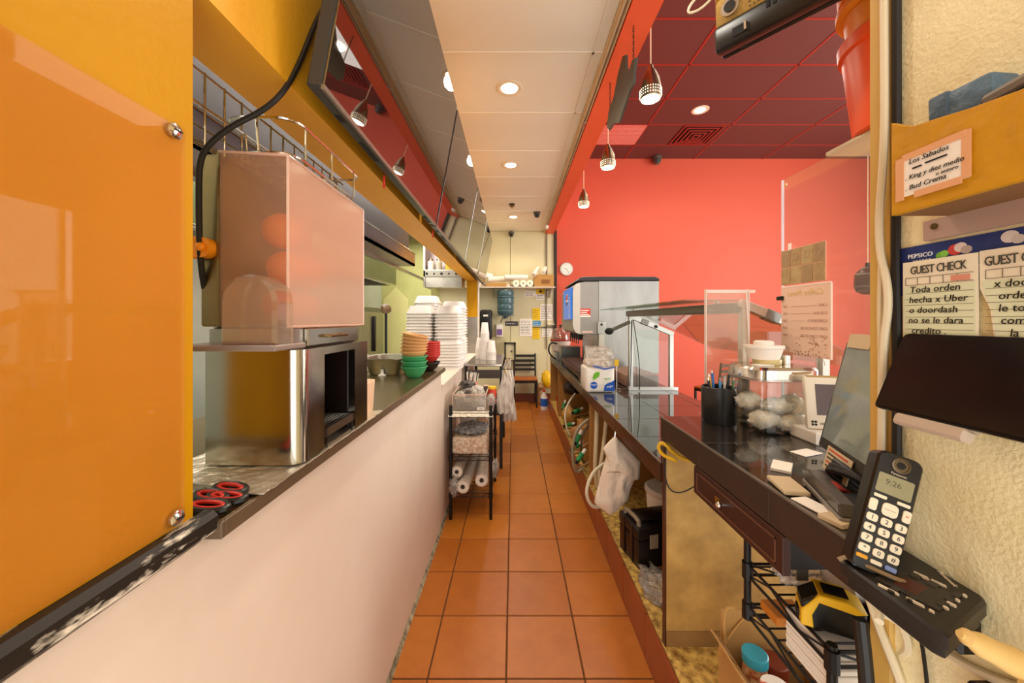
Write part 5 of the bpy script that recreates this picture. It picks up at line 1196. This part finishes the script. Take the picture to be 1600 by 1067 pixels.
for k in range(5): MB(M).box(.068, .15 - .01 * (k % 2), .010 - .009 * k, .013 - .009 * k, .0045, .005).build('print', INK if k % 3 else REDPL, nt_)
MB().prism([(.76, .62), (.80, .62), (.86, .86), (.80, .88)], 'z', ZU, ZU + .02).prism([(.735, .70), (.775, .70), (.80, .84), (.765, .85)], 'z', ZU + .02, 1.16).build('stand', BLACK, tm)
ct_ = thing('card_terminal', 'cream card terminal with brown screen and black emblem behind the jar', 'card terminal', (.95, 1.05, ZU))
a = P(1262, 645, 1.09); b = P(1330, 566, 1.09)
M = frame((a.x, 1.09, ZU + .04), (1, -.25, 0), (0, .15, 1))
w_, h_ = .20, .155
CRM = mat('cream_plastic', 'E4D9C6', .35)
MB(M).box(0, w_, 0, h_, -.02, 0, .008, 2).build('housing', CRM, ct_)
MB(M).box(.027, w_ - .03, .042, h_ - .022, 0, .0012).build('screen', mat('brown_screen', '4A2A1A', .15), ct_)
MB(M).box(.01, .12, h_ - .001, h_ + .004, -.014, -.004).build('reader_slot', mat('tan_strip', 'B08848', .5), ct_)
for i, (u, v) in enumerate(((.014, .022), (.022, .022), (.014, .014), (.022, .014))): MB(M).prism([(u + .0036 * math.cos(R(c)), v + .0036 * math.sin(R(c))) for c in range(0, 360, 45)], 'z', 0, .001).build('emblem_leaf', INK, ct_)
text('lettering', 'clover', .011, M @ Matrix.Translation((.046, .0175, .0006)), INK, ct_)
MB().prism([(a.x, 1.06), (a.x + .2, 1.0), (a.x + .2, 1.12), (a.x, 1.16)], 'z', ZU, ZU + .038, .004).build('base', WHITEP, ct_)
for k in range(4):
    x, y = ((.80, 1.0), (.70, .80), (.66, .90), (.598, .662))[k]
    o = MB(Matrix.Translation((x, y, ZU + .001)) @ Matrix.Rotation(R((20, -35, 50, 15)[k]), 4, 'Z')).box(-.035, .035, -.02, .02, 0, .002 + .002 * k).build('paper_slip', (PAPER, mat('red_slip', 'D8402E', .6), PAPER, mat('beige_note', 'CDB894'))[k])
    tag(o, ('white paper slip under the terminal on the black tiles', 'red card under the terminal foot', 'white receipt near the counter edge', 'beige card close to the phone on the counter')[k], 'paper')
sl = thing('stapler', 'long dark stapler lying on the counter near the edge', 'stapler', (.622, .725, ZU))
M = Matrix.Translation((.622, .725, ZU + .002)) @ Matrix.Rotation(R(69), 4, 'Z')
MB(M).box(-.09, .09, -.014, .014, 0, .012, .003, 1).build('base', mat('stapler_grey', '7A746C', .3), sl); MB(M).prism([(-.085, .014), (.09, .014), (.095, .03), (.06, .042), (-.08, .034)], 'y', -.013, .013, .003).build('arm', mat('stapler_dark', '4A4642', .25), sl)
o = MB(Matrix.Translation((.592, .79, ZU + .002)) @ Matrix.Rotation(R(-12), 4, 'Z')).box(-.024, .024, -.04, .04, 0, .010, .002, 1).build('card_box', mat('beige_note', 'CDB894')); tag(o, 'small beige box of cards at the counter edge', 'box')
cb = MB()
for k in range(3): cb.tube([(.70 + .012 * k, .74, ZU + .012), (.66 + .01 * k, .79, ZU + .05 + .01 * k), (.67, .70 + .01 * k, ZU + .06), (.69, .66, ZU + .02), (.65, .66 + .02 * k, ZU + .012)], .007, 8, 2)
tag(cb.build('cable_bundle', RUBBER), 'bundle of black cables at the foot of the terminal', 'cable')
o = MB().box(.600, .66, .645, .70, ZU + .001, ZU + .035, .004, 1).build('charger', BLACK); tag(o, 'black charger block on the counter behind the phone', 'charger')
o = MB(Matrix.Translation((.585, .70, ZU + .001)) @ Matrix.Rotation(R(10), 4, 'Z')).box(-.016, .02, -.045, .045, 0, .0035, .001, 1).build('white_card', PAPER); tag(o, 'white card at the counter edge beside the phone', 'card')
yl = MB().tube([(XR + .02, 1.30, .90), (.545, 1.34, .905), (.535, 1.36, .93), (.55, 1.345, .955), (.59, 1.33, .905), (.65, 1.30, .895), (.72, 1.28, .91)], .0065, 8, 3).build('yellow_cable', mat('yellow_cable', 'D8A81E', .4)); tag(yl, 'yellow cable looped round the corner of the plywood end', 'cable')
o = MB().tube([(.56, 1.34, .95), (.552, 1.34, .80), (.60, 1.33, .76), (.70, 1.32, .83)], .0025, 6, 3).build('thin_cable', RUBBER); tag(o, 'thin black cable drooping across the plywood end', 'cable')

# ------------------------------------------------------------------ wire shelf under the high counter
wire_rack('under_counter_rack', 'small black wire rack hung under the cash counter drawer', .600, .86, .689, .938, (.775, .672), .955, .0085, 8, .635, .79)
tp = thing('tape_measure', 'yellow and black tape measure on the wire rack', 'tape measure', (.64, .745, .78))
M = Matrix.Translation((.642, .742, .780)) @ Matrix.Rotation(R(-28), 4, 'Z') @ Matrix.Scale(1.12, 4)
MB(M).prism([(-.045, 0), (.045, 0), (.045, .05), (.025, .062), (-.02, .064), (-.045, .045)], 'y', -.022, .022, .004).build('case', BLACK, tp)
MB(M).prism([(-.046, .03), (-.02, .0645), (.02, .0645), (.045, .052), (.03, .046), (-.02, .05), (-.03, .025), (-.028, .003), (-.046, .003)], 'y', -.025, .025, .002).build('yellow_shell', YEL, tp)
MB(M).box(-.012, .022, -.014, .014, .063, .067).build('top_grip', BLACK, tp)
MB(M).box(-.049, -.046, -.010, .010, .008, .022).build('tape_mouth', BLACKM, tp)
rr = thing('tape_dispenser', 'red and white round tape dispenser behind the tape measure', 'dispenser', (.71, .76, .78))
q = MB().lathe([(.045, -.018), (.048, 0), (.045, .018), (0, .018)], (0, 0, 0), 26)
for v in q.bm.verts: v.co = Vector((.725, .80, .826)) + Vector((v.co.z, v.co.x, v.co.y))
q.build('white_drum', WHITEP, rr)
q = MB().lathe([(.047, .018), (.050, .022), (.047, .028), (.0, .028)], (0, 0, 0), 26)
for v in q.bm.verts: v.co = Vector((.725, .80, .826)) + Vector((v.co.z, v.co.x, v.co.y))
q.build('red_cheek', REDPL, rr); MB().box(.710, .738, .775, .825, .868, .878, .003, 1).build('red_top', REDPL, rr)
o = MB().box(.70, .76, .695, .74, .779, .835, .008, 2).build('black_charger', BLACK); tag(o, 'black power adapter nearest on the wire rack', 'adapter')
for k in range(9):
    z = .677 + k * .0098
    o = MB().box(.606 + .001 * (k % 2), .76, .70 + .002 * (k % 3), .815, z, z + .0088, .001, 1).build('paper_pad', PAPER)
    tag(o, 'white paper pad, ' + nth(k, 9) + ' of the stack on the rack', 'pad', 'paper pads on the rack')
blobby('film_bag', 'crumpled clear bag on the rack behind the tape measure', 'bag', (.69, .875, .80), .055, 1, .9, .5, FILM, .5, 4, 9, 81)
o = MB().box(.62, .70, .86, .92, .678, .70, .002, 1).build('orange_packet', mat('orange_packet', 'D88428', .6)); tag(o, 'orange packet on the lower rack shelf at its far end', 'packet')

# cardboard box with bottles
bx = thing('carton_box', 'open cardboard box of bottles on the deck below the wire rack', 'box', (.75, .95, .192))
MB().box(.625, .88, 1.10, 1.105, .192, .53, .001, 1).build('back_wall', CARD, bx)
MB().box(.625, .88, .74, .745, .192, .44).build('near_wall', CARD, bx)
MB().box(.875, .88, .745, 1.10, .192, .45).build('right_wall', CARD, bx)
lw = MB().box(.620, .625, .74, 1.105, .192, .44).build('left_wall', CARD, bx)
M = frame((.622, .74, .44), (0, 1, 0), (-.028, 0, .03)); MB(M).box(0, .36, 0, .042, -.002, .002).build('flap', CARD, lw)
for k in range(2): MB(M).box(.16 + .11 * k, .22 + .12 * k, .010, .030, .002, .003).build('print', mat('brown_print', '8A5C30'), lw)
MB().box(.625, .88, .745, 1.1, .192, .20).build('bottom', CARD, bx)
def bottle(name, label, x, y, z0, r, h, mb, mc, capr, caph, extra=None):
    t = thing(name, label, 'bottle', (x, y, z0))
    MB().lathe([(r * .9, 0), (r, .01), (r, h * .8), (capr * .9, h * .95), (capr * .9, h), (0, h)], (x, y, z0), 22).build('body', mb, t)
    c = MB().lathe([(capr, h - .002), (capr * 1.02, h + caph * .9), (capr * .93, h + caph), (0, h + caph)], (x, y, z0), 26).build('cap', mc, t)
    if extra: MB().lathe([(r * 1.01, h * .15), (r * 1.01, h * .7)], (x, y, z0), 22).build('label', extra, t)
TEAL = mat('teal_cap', '2F8FA2', .4)
bottle('spice_bottle', 'spice jar with a big teal cap in the cardboard box', .660, 1.0, .201, .033, .268, mat('chilli_flakes', '9A4A22', .5, spots=(60, .8, 'D8B07A', .1)), TEAL, .031, .024, None)
bottle('sauce_bottle', 'brown red sauce bottle behind the teal capped jar', .742, 1.04, .201, .042, .205, mat('sauce_red', '8E3A1E', .35), mat('sauce_cap', '7E3018', .4), .034, .03)
bottle('candy_jar', 'round jar with a red and white swirled lid in the cardboard box', .662, .92, .201, .036, .265, PAPER, mat('swirl_lid', 'F0E6D8', .4, spots=(18, 1, 'D85A34', .03)), .034, .012)
o = MB().prism([(.69, .40), (.76, .40), (.775, .47), (.73, .50), (.684, .495)], 'y', .87, .89, .003).build('green_scoop', mat('lime_plastic', '4CB81E', .35)); tag(o, 'bright green plastic scoop stuck in the cardboard box', 'scoop')
tw = MB().tube([(.632, 1.09, .44), (.63, 1.098, .49), (.638, 1.102, .535), (.665, 1.10, .535)], .004, 6, 2).tube([(.64, 1.09, .45), (.67, 1.097, .485), (.72, 1.10, .535)], .003, 6, 2).build('twine', mat('twine', 'C29450', .8)); tag(tw, 'frayed brown twine on the cardboard box corner', 'twine')

# ------------------------------------------------------------------ right wall: cables, shelf, notices, tablet, phone
o = MB().tube([(.565, .56, 2.2), (.566, .558, 1.80), (.564, .556, 1.66), (.568, .572, 1.52), (.562, .545, 1.44), (.566, .562, 1.35), (.567, .564, 1.1), (.566, .56, .99), (.575, .52, .92), (.60, .60, .86)], .005, 8, 3).build('cream_cable', CORDW); tag(o, 'cream cable running down the corner of the right wall', 'cable')
o = MB().tube([(.570, .566, 1.50), (.569, .568, 1.42), (.569, .566, 1.34), (.569, .567, 1.20), (.569, .560, 1.08)], .004, 8, 2).build('cream_cable', CORDW); tag(o, 'thinner cream cable beside the black one behind the tablet', 'cable')
o = MB().tube([(.573, .548, 2.2), (.573, .547, 1.66), (.573, .549, 1.50), (.573, .546, 1.36), (.573, .548, 1.05)], .0055, 8, 2).build('black_cable', RUBBER); tag(o, 'thick black cable running down the right wall beside the notices', 'cable')
o = MB().tube([(.574, .40, .99), (.575, .46, .96), (.57, .53, .955), (.555, .555, .96), (.54, .54, .955)], .0055, 8, 2).tube([(.567, .60, 1.0), (.566, .57, .93), (.575, .54, .86), (.58, .53, .80)], .006, 8, 2).build('cream_cable', CORDW); tag(o, 'tangled cream cables under the phone base', 'cable')
o = MB().tube([(.572, .525, 1.0), (.574, .51, .93), (.573, .50, .80), (.573, .49, .4)], .0025, 6, 2).build('thin_cable', RUBBER); tag(o, 'thin black cable falling down the right wall below the phone', 'cable')
o = MB().tube([(.545, .575, .93), (.54, .56, .86), (.545, .555, .70), (.54, .56, .2)], .010, 10, 2).build('black_pipe', BLACK); tag(o, 'black curved post rising near the wall below the phone', 'pipe')

ys = thing('yellow_shelf', 'yellow painted wooden ledge with a scooped front fixed to the right wall', 'shelf', (.54, .30, 1.537))
YP = mat('mustard_shelf_paint', 'CF950E', .45, spots=(22, .4, 'A87408', .2), bump=(60, .2))
prf = [(.482, 1.537), (.482, 1.659), (.470, 1.650), (.455, 1.641), (.43, 1.637), (.40, 1.631), (.36, 1.626), (-.4, 1.622), (-.4, 1.537)]
MB().prism(prf, 'x', .497, .507, .001).build('front_board', YP, ys)
MB().box(.507, .579, -.4, .482, 1.537, 1.549).build('bottom_board', mat('brown_board', '8A6238', .6, spots=(6, .5, '6E4A26')), ys)
MB().box(.507, .579, .474, .482, 1.549, 1.60).build('end_board', YP, ys)
nt_ = thing('taped_note', 'handwritten white note taped to the yellow ledge', 'note', (.496, .435, 1.55))
MB().box(.4955, .497, .398, .472, 1.556, 1.606).build('paper', PAPER, nt_)
TAPE = mat('peach_tape', 'E2A676', .5)
for kt, (a, b, c, d) in enumerate(((.396, .4045, 1.556, 1.608), (.464, .474, 1.552, 1.606), (.40, .466, 1.601, 1.609), (.404, .452, 1.551, 1.559))): MB().box(.495 - .00012 * kt, .4956, a, b, c, d).build('tape', TAPE, nt_)
LF = lambda y, z: frame((.4946, y, z), (0, -1, 0), (0, 0, 1))
for s, y, z, sz in (('Los Sabados', .437, 1.597, .0085), ('. King y diez medio', .462, 1.578, .0078), ('o entero', .418, 1.571, .0062), ('. Bud Crema', .462, 1.565, .0085)):
    text('handwriting', s, sz, LF(y, z), INK, nt_, 'LEFT' if s[0] == '.' else 'CENTER', .0002, .2)
MB().box(.4945, .4955, .418, .440, 1.588, 1.5898).box(.4945, .4955, .444, .454, 1.587, 1.5888).build('underline', INK, nt_)
# odds and ends lying in the ledge
td_ = thing('taped_adapter', 'adapter wrapped in blue tape lying in the yellow ledge', 'adapter', (.54, .44, 1.549))
M = frame((.545, .462, 1.655), (.1, -1, .02), (0, 0, 1))
MB(M).box(0, .055, -.018, .022, -.02, .02, .005, 2).build('body', mat('blue_tape', '5A7486', .5, bump=(40, .8)), td_)
MB(M).box(-.003, .018, -.021, .024, -.022, .022, .004, 2).build('wrapped_end', mat('blue_tape_dark', '4A6070', .5, bump=(40, .8)), td_)
MB(M).box(.006, .05, -.10, -.020, -.016, .016, .003, 1).build('plug', BLACK, td_)
sc_ = thing('bar_scanner', 'grey and black handheld scanner lying in the yellow ledge', 'scanner', (.54, .38, 1.549))
M = frame((.540, .425, 1.615), (.05, -1, .15), (-.2, 0, 1))
MB(M).prism([(0, 0), (.03, .02), (.085, .025), (.10, .0), (.03, -.012)], 'z', -.02, .02, .003).build('head', BLACK, sc_)
MB(M).box(.022, .085, .018, .032, -.022, .022, .004, 1).build('top_cover', mat('grey_scanner', '7A7268', .4), sc_)
MB(M).box(.03, .06, -.066, -.005, -.014, .014, .004, 1).build('grip', BLACK, sc_)
MB(M).tube([(-.002, .0, .0), (.0, .012, .015), (.004, .016, .0), (.0, .006, -.015)], .003, 6, 1).build('trigger', mat('beige_note', 'CDB894'), sc_)

pb = thing('wall_plate', 'mauve plate with a screw on the wall under the yellow ledge', 'plate', (.577, .3, 1.515))
MB().box(.572, .5795, .1, .511, 1.510, 1.537).build('plate', mat('mauve_plate', 'B29688', .5), pb)
q = MB().cyl((.5705, .497, 1.527), (.572, .497, 1.527), .0042, n=14).build('screw', mat('bronze', '8A7654'), pb)
po_ = thing('drinks_poster', 'navy blue drinks poster strip pinned to the right wall', 'poster', (.578, .42, 1.436))
NAVY = mat('navy_print', '1F2F6A', .4, spots=(20, .3, '3A4E96', .2))
MB().box(.577, .5795, .2, .5655, 1.470, 1.506).build('band', NAVY, po_)
MB().box(.577, .5795, .536, .5655, 1.436, 1.470).build('left_strip', NAVY, po_)
PFm = lambda y, z, x=.5766: frame((x, y, z), (0, -1, 0), (0, 0, 1))
text('lettering', 'PEPSICO', .0085, PFm(.519, 1.4915), WHT, po_)
for k in range(6): MB().box(.5764, .577, .506 + .004 * k, .508 + .004 * k, 1.4845, 1.4855).build('print', WHT, po_)
for kf, (y, z, r, hx) in enumerate(((.494, 1.487, .006, '6EB040'), (.490, 1.489, .005, '88C850'), (.478, 1.492, .008, 'C8403A'), (.472, 1.494, .007, 'D8C8C0'), (.466, 1.490, .006, 'B0A098'), (.425, 1.497, .008, 'D8D0C8'), (.418, 1.493, .006, 'C8C0B8'))):
    MB().prism([(y + r * math.cos(R(a)), z + r * .9 * math.sin(R(a))) for a in range(0, 360, 30)], 'x', .5768 - .0001 * kf, .577).build('fruit_print', mat('print_' + hx, hx, .5), po_)
CHK = mat('guest_check_paper', 'EFE6CC', .7); CHG = mat('guest_check_green', 'DCE2BE', .7); RULE = mat('grey_rule', '6E6A5C', .7)
def check(name, label, poly, cut, words, yl, yr, ztop, title):
    t = thing(name, label, 'order slip', (.575, (yl + yr) / 2, 1.36), 'order slips on the wall')
    MB().prism(poly, 'x', .5742, .5756).build('paper', CHK, t)
    MB().prism([p for p in cut], 'x', .5738, .5743).build('green_field', CHG, t)
    text('heading', title, .0125, frame((.5735, (yl + yr) / 2 if yr > .44 else yl - .036, ztop - .0135), (0, -1, 0), (0, 0, 1)) @ Matrix.Diagonal((.85, 1.3, 1, 1)), mat('slip_ink', '4A4A40', .7), t, space=.92)
    for z in (ztop - .0235, ztop - .034): MB().box(.5735, .5740, yr + .004, yl - .004, z, z + .0005).build('rule', RULE, t)
    for k in range(5): MB().box(.5735, .5740, yl - .004 - .0155 * k - .0005, yl - .004 - .0155 * k, ztop - .034, ztop - .0235).build('rule', RULE, t)
    for k in range(9): MB().box(.5735, .5740, yr + .004, yl - .004, ztop - .046 - .0085 * k, ztop - .0455 - .0085 * k).build('rule', RULE, t)
    for k, (s, dy) in enumerate(words): text('handwriting', s, .0125, frame((.5732, yl - dy, ztop - .041 - .0145 * k), (0, -1, 0), (0, 0, 1)), INK, t, 'LEFT', .0002, .12)
    return t
zt = 1.4838
c1 = check('order_slip', 'nearer complete guest check slip with five handwritten lines', [(.4525, zt), (.5395, zt), (.5395, zt - .13), (.4525, zt - .13)], [(.4545, zt - .036), (.538, zt - .036), (.538, zt - .13), (.4545, zt - .13)],
      (('Toda orden', .010), ('hecha x Uber', .009), ('o doordash', .009), ('no se le dara', .008), ('credito .', .012)), .5395, .4525, zt, 'GUEST CHECK')
MB().box(.5734, .5740, .460, .480, zt - .0325, zt - .0255).build('red_number', mat('red_number', 'D89078', .7), c1)
c2_ = check('order_slip', 'guest check slip curling away at the right picture edge', [(.36, zt + .001), (.4510, zt + .001), (.4505, zt - .045), (.441, zt - .07), (.434, zt - .13), (.36, zt - .13)], [(.362, zt - .036), (.449, zt - .036), (.448, zt - .046), (.439, zt - .07), (.432, zt - .13), (.362, zt - .13)],
      (('x doordash', .012), ('orden', .016), ('le tomamos', .016), ('completo', .018), ('la', .026)), .449, .362, zt, 'GUEST CHECK')

tb_ = thing('wall_tablet', 'black tablet tilted back on a pale bracket against the right wall', 'tablet', (.55, .44, 1.27))
Lt = Vector((.570 - .526, 0, 1.381 - 1.274)); M = frame((.526, .535, 1.274), (0, -1, 0), Lt); hh = Lt.length
poly = [(.006, 0), (.0015, .002), (0, .006), (.0, hh - .008), (.003, hh - .002), (.008, hh), (.21, hh), (.21, 0)]
MB(M).prism(poly, 'z', -.008, 0, .001).build('housing', mat('tablet_black', '0E0A0A', .25), tb_)
MB(M).box(.004, .206, .004, hh - .004, 0, .0008).build('screen', mat('tablet_glass', '140E0C', .16, spec=.8, spots=(16, .5, '2A1E16', .2)), tb_)
MB(M).box(.035, .115, -.016, -.001, -.010, .006, .003, 1).build('ledge', mat('pale_bracket', 'BBA894', .45), tb_)
MB(M).box(.05, .10, .0, .06, -.030, -.008).build('arm', mat('pale_bracket', 'BBA894'), tb_)

ph = thing('answering_machine', 'black answering machine base of the cordless phone by the right wall', 'phone base', (.52, .47, 1.0))
PBK = mat('phone_black', '1B1612', .42); ZP = 1.064
pbp = [(.458, .400), (.464, .390), (.565, .437), (.573, .446), (.574, .541), (.47, .525), (.458, .512)]
MB().prism(pbp, 'z', ZP - .020, ZP, .003).build('deck', PBK, ph)
MB().prism([(p[0] * .9 + .052, p[1] * .9 + .047) for p in pbp], 'z', ZP - .034, ZP - .020, .002).build('under_body', PBK, ph)
u = Vector((.12, .05, 0)).normalized(); v_ = Vector((-.05, .12, 0)).normalized()   # u towards the wall, v away from us
def bs(a, b, la, lb, h, m, nm, par):
    M = frame(Vector((.463, .396, ZP)), (u.x, u.y, 0), (v_.x, v_.y, 0)); MB(M).box(a - la / 2, a + la / 2, b - lb / 2, b + lb / 2, -.001, h, min(h * .4, .001), 1).build(nm, m, par)
PWH = mat('phone_print', 'D8C8A8', .6); PGR = mat('phone_grey', '2C2620', .4)
bs(.062, .042, .052, .058, .0015, PGR, 'control_panel', ph); bs(.060, .046, .030, .022, .0022, mat('display_red', '48140E', .3), 'display', ph)
for a, b, la, lb in ((.030, .050, .014, .007), (.052, .017, .010, .007), (.070, .016, .010, .007), (.030, .034, .012, .005), (.088, .052, .012, .010), (.088, .036, .012, .010), (.090, .016, .014, .006)): bs(a, b, la, lb, .003, PGR, 'button', ph)
for a, b, la, lb in ((.025, .053, .002, .020), (.027, .030, .002, .016), (.026, .016, .002, .005), (.048, .012, .003, .005), (.062, .012, .003, .008), (.078, .012, .003, .004), (.098, .050, .002, .014), (.098, .034, .002, .014), (.095, .046, .0015, .010), (.097, .012, .003, .004)): bs(a, b, la, lb, .0034, PWH, 'print', ph)
text('lettering', 'Panasonic', .008, frame((.563, .4745, ZP + .0006), (-.05, -.12, 0), (.12, -.05, 0)), PWH, ph)
MB().box(.55, .579, .45, .53, .985, ZP - .034, .004, 1).build('wall_bracket', PBK, ph)
MB().tube([(.565, .545, 1.075), (.57, .552, 1.085), (.565, .548, 1.10), (.555, .54, 1.105)], .0022, 6, 2).build('wire_loop', RUBBER, ph)
hp = thing('phone_handset', 'black cordless phone handset with pale keys standing in its base', 'phone', (.483, .50, ZP))
rgt = Vector((.9, -.38, -.33)).normalized(); upv = Vector((.058, .02, .137)); M = frame((.477, .486, ZP + .002), rgt, upv) @ Matrix.Scale(1.05, 4)
def rrect(x0, x1, y0, y1, r, n=4):
    pts = []
    for cx_, cy_, a0 in ((x1 - r, y0 + r, -90), (x1 - r, y1 - r, 0), (x0 + r, y1 - r, 90), (x0 + r, y0 + r, 180)):
        pts += [(cx_ + r * math.cos(R(a0 + 90 * k / n)), cy_ + r * math.sin(R(a0 + 90 * k / n))) for k in range(n + 1)]
    return pts
MB(M).prism(rrect(-.024, .024, -.004, .152, .010), 'z', -.024, 0, .0025).build('body', mat('handset_black', '14100E', .28), hp)
MB(M).prism(rrect(-.0185, .0185, .098, .123, .002), 'z', -.0005, .0006).build('display', mat('lcd_green', '9A9472', .2, spots=(60, .3, '7A7656', .2)), hp)
text('lettering', '9:26', .010, M @ Matrix.Translation((-.002, .113, .0007)), mat('lcd_ink', '5A563E', .6), hp, ext=.0001)
MB(M).lathe([(.0098, 0), (.0098, .0012), (.0080, .0014), (.0076, .0004), (0, .0004)], (.001, .139, .0), 24).build('ear_speaker', mat('speaker_ring', '6A5A44', .25, .7), hp)
MB(M).lathe([(.0045, .0005), (.0045, .0012), (0, .0014)], (.001, .139, .0), 16).build('speaker_hole', BLACKM, hp)
text('lettering', 'Panasonic', .0042, M @ Matrix.Translation((.001, .1265, .0006)), PWH, hp, ext=.0002)
KEY = mat('pale_key', 'EDE2C6', .45)
def key(x, y, w, h, s=None, m=KEY, sz=.0075):
    k = MB(M).prism(rrect(x - w / 2, x + w / 2, y - h / 2, y + h / 2, min(w, h) * .3), 'z', -.0005, .0016, .0005).build('key', m, hp)
    if s: text('digit', s, sz, M @ Matrix.Translation((x, y, .0018)), INK, k, ext=.0001)
for x in (-.0115, .0125): key(x, .0925, .0135, .0042)
key(.001, .0795, .0165, .0165, None, KEY); key(-.0165, .0795, .0085, .0150); key(.0180, .0795, .0085, .0150)
MB(M).box(.0165, .0195, .079, .081, .0016, .002).build('red_mark', mat('red_mark', 'E09080', .6), hp); MB(M).box(-.005, .007, .0792, .0798, .0016, .002).build('key_line', mat('key_line', 'C89484', .6), hp)
for r_, row in enumerate(('123', '456', '789', '*0#')):
    for c_, s in enumerate(row): key(-.0142 + .0148 * c_, .0635 - .0133 * r_, .0118, .0098, s)
key(-.0142, .0128, .0118, .0048, None, mat('orange_key', 'E0A020', .5)); key(.0006, .0118, .0118, .0050); key(.0154, .0118, .0118, .0058, None, mat('blue_key', '7E92C8', .5))
MB(M).box(-.008, .008, .0035, .0042, 0, .0006).build('mic_slot', PWH, hp)
MB().tube([(.455, .512, ZP + .001), (.463, .508, ZP + .008), (.485, .470, ZP + .006), (.50, .468, ZP + .001)], .0028, 6, 1).build('cradle_lip', mat('cradle_lip', '8A7250', .4), ph)
kn_ = thing('wooden_peg', 'pale two-pronged wooden peg sticking out of the wall below the phone base', 'peg', (.53, .375, .98))
MB().tube([(.468, .384, 1.071), (.475, .383, 1.068), (.49, .381, 1.060), (.52, .377, 1.046), (.55, .374, 1.032), (.585, .372, 1.012)], [.004, .008, .0115, .0135, .0145, .015], 12, 1).tube([(.515, .366, 1.034), (.54, .364, 1.016), (.585, .360, .985)], [.008, .012, .013], 12, 1).build('wood', mat('pale_wood', 'E2C07A', .5, spots=(8, .5, 'C89A50'), stretch=(1, .2, 1)), kn_)
ad = thing('wall_adapter', 'brown black power adapter hanging under the phone base', 'adapter', (.56, .42, .90))
MB().box(.548, .579, .405, .445, .90, .965, .005, 2).build('body', PBK, ad); MB().box(.545, .549, .41, .44, .905, .955).build('face', mat('adapter_brown', '4A3424', .4), ad)
# wall clock
ck = thing('wall_clock', 'round white wall clock on the red pilaster', 'clock', (.915, 6.29, 2.2)); p = P(885, 420.5, 6.285)
def disc(x, y, z, r, y2, m, nm): MB().prism([(x + r * math.cos(R(a)), z + r * math.sin(R(a))) for a in range(0, 360, 10)], 'y', y, y2).build(nm, m, ck)
disc(p.x, 6.268, p.z, .112, 6.30, mat('clock_rim', 'B8B4AC', .3), 'rim'); disc(p.x, 6.262, p.z, .098, 6.268, mat('clock_face', 'F4F0E6', .5), 'face')
for k in range(12):
    a = R(30 * k); text('numeral', str(12 if k == 0 else k), .026, frame((p.x + .08 * math.sin(a), 6.2612, p.z + .08 * math.cos(a)), (1, 0, 0), (0, 0, 1)), INK, ck)
for a, l, w in ((-80, .05, .005), (150, .075, .004)):
    M = Matrix.Translation((p.x, 6.258, p.z)) @ Matrix.Rotation(R(a), 4, 'Y'); MB(M).box(-w / 2, w / 2, 0, .002, 0, l).build('hand', INK, ck)
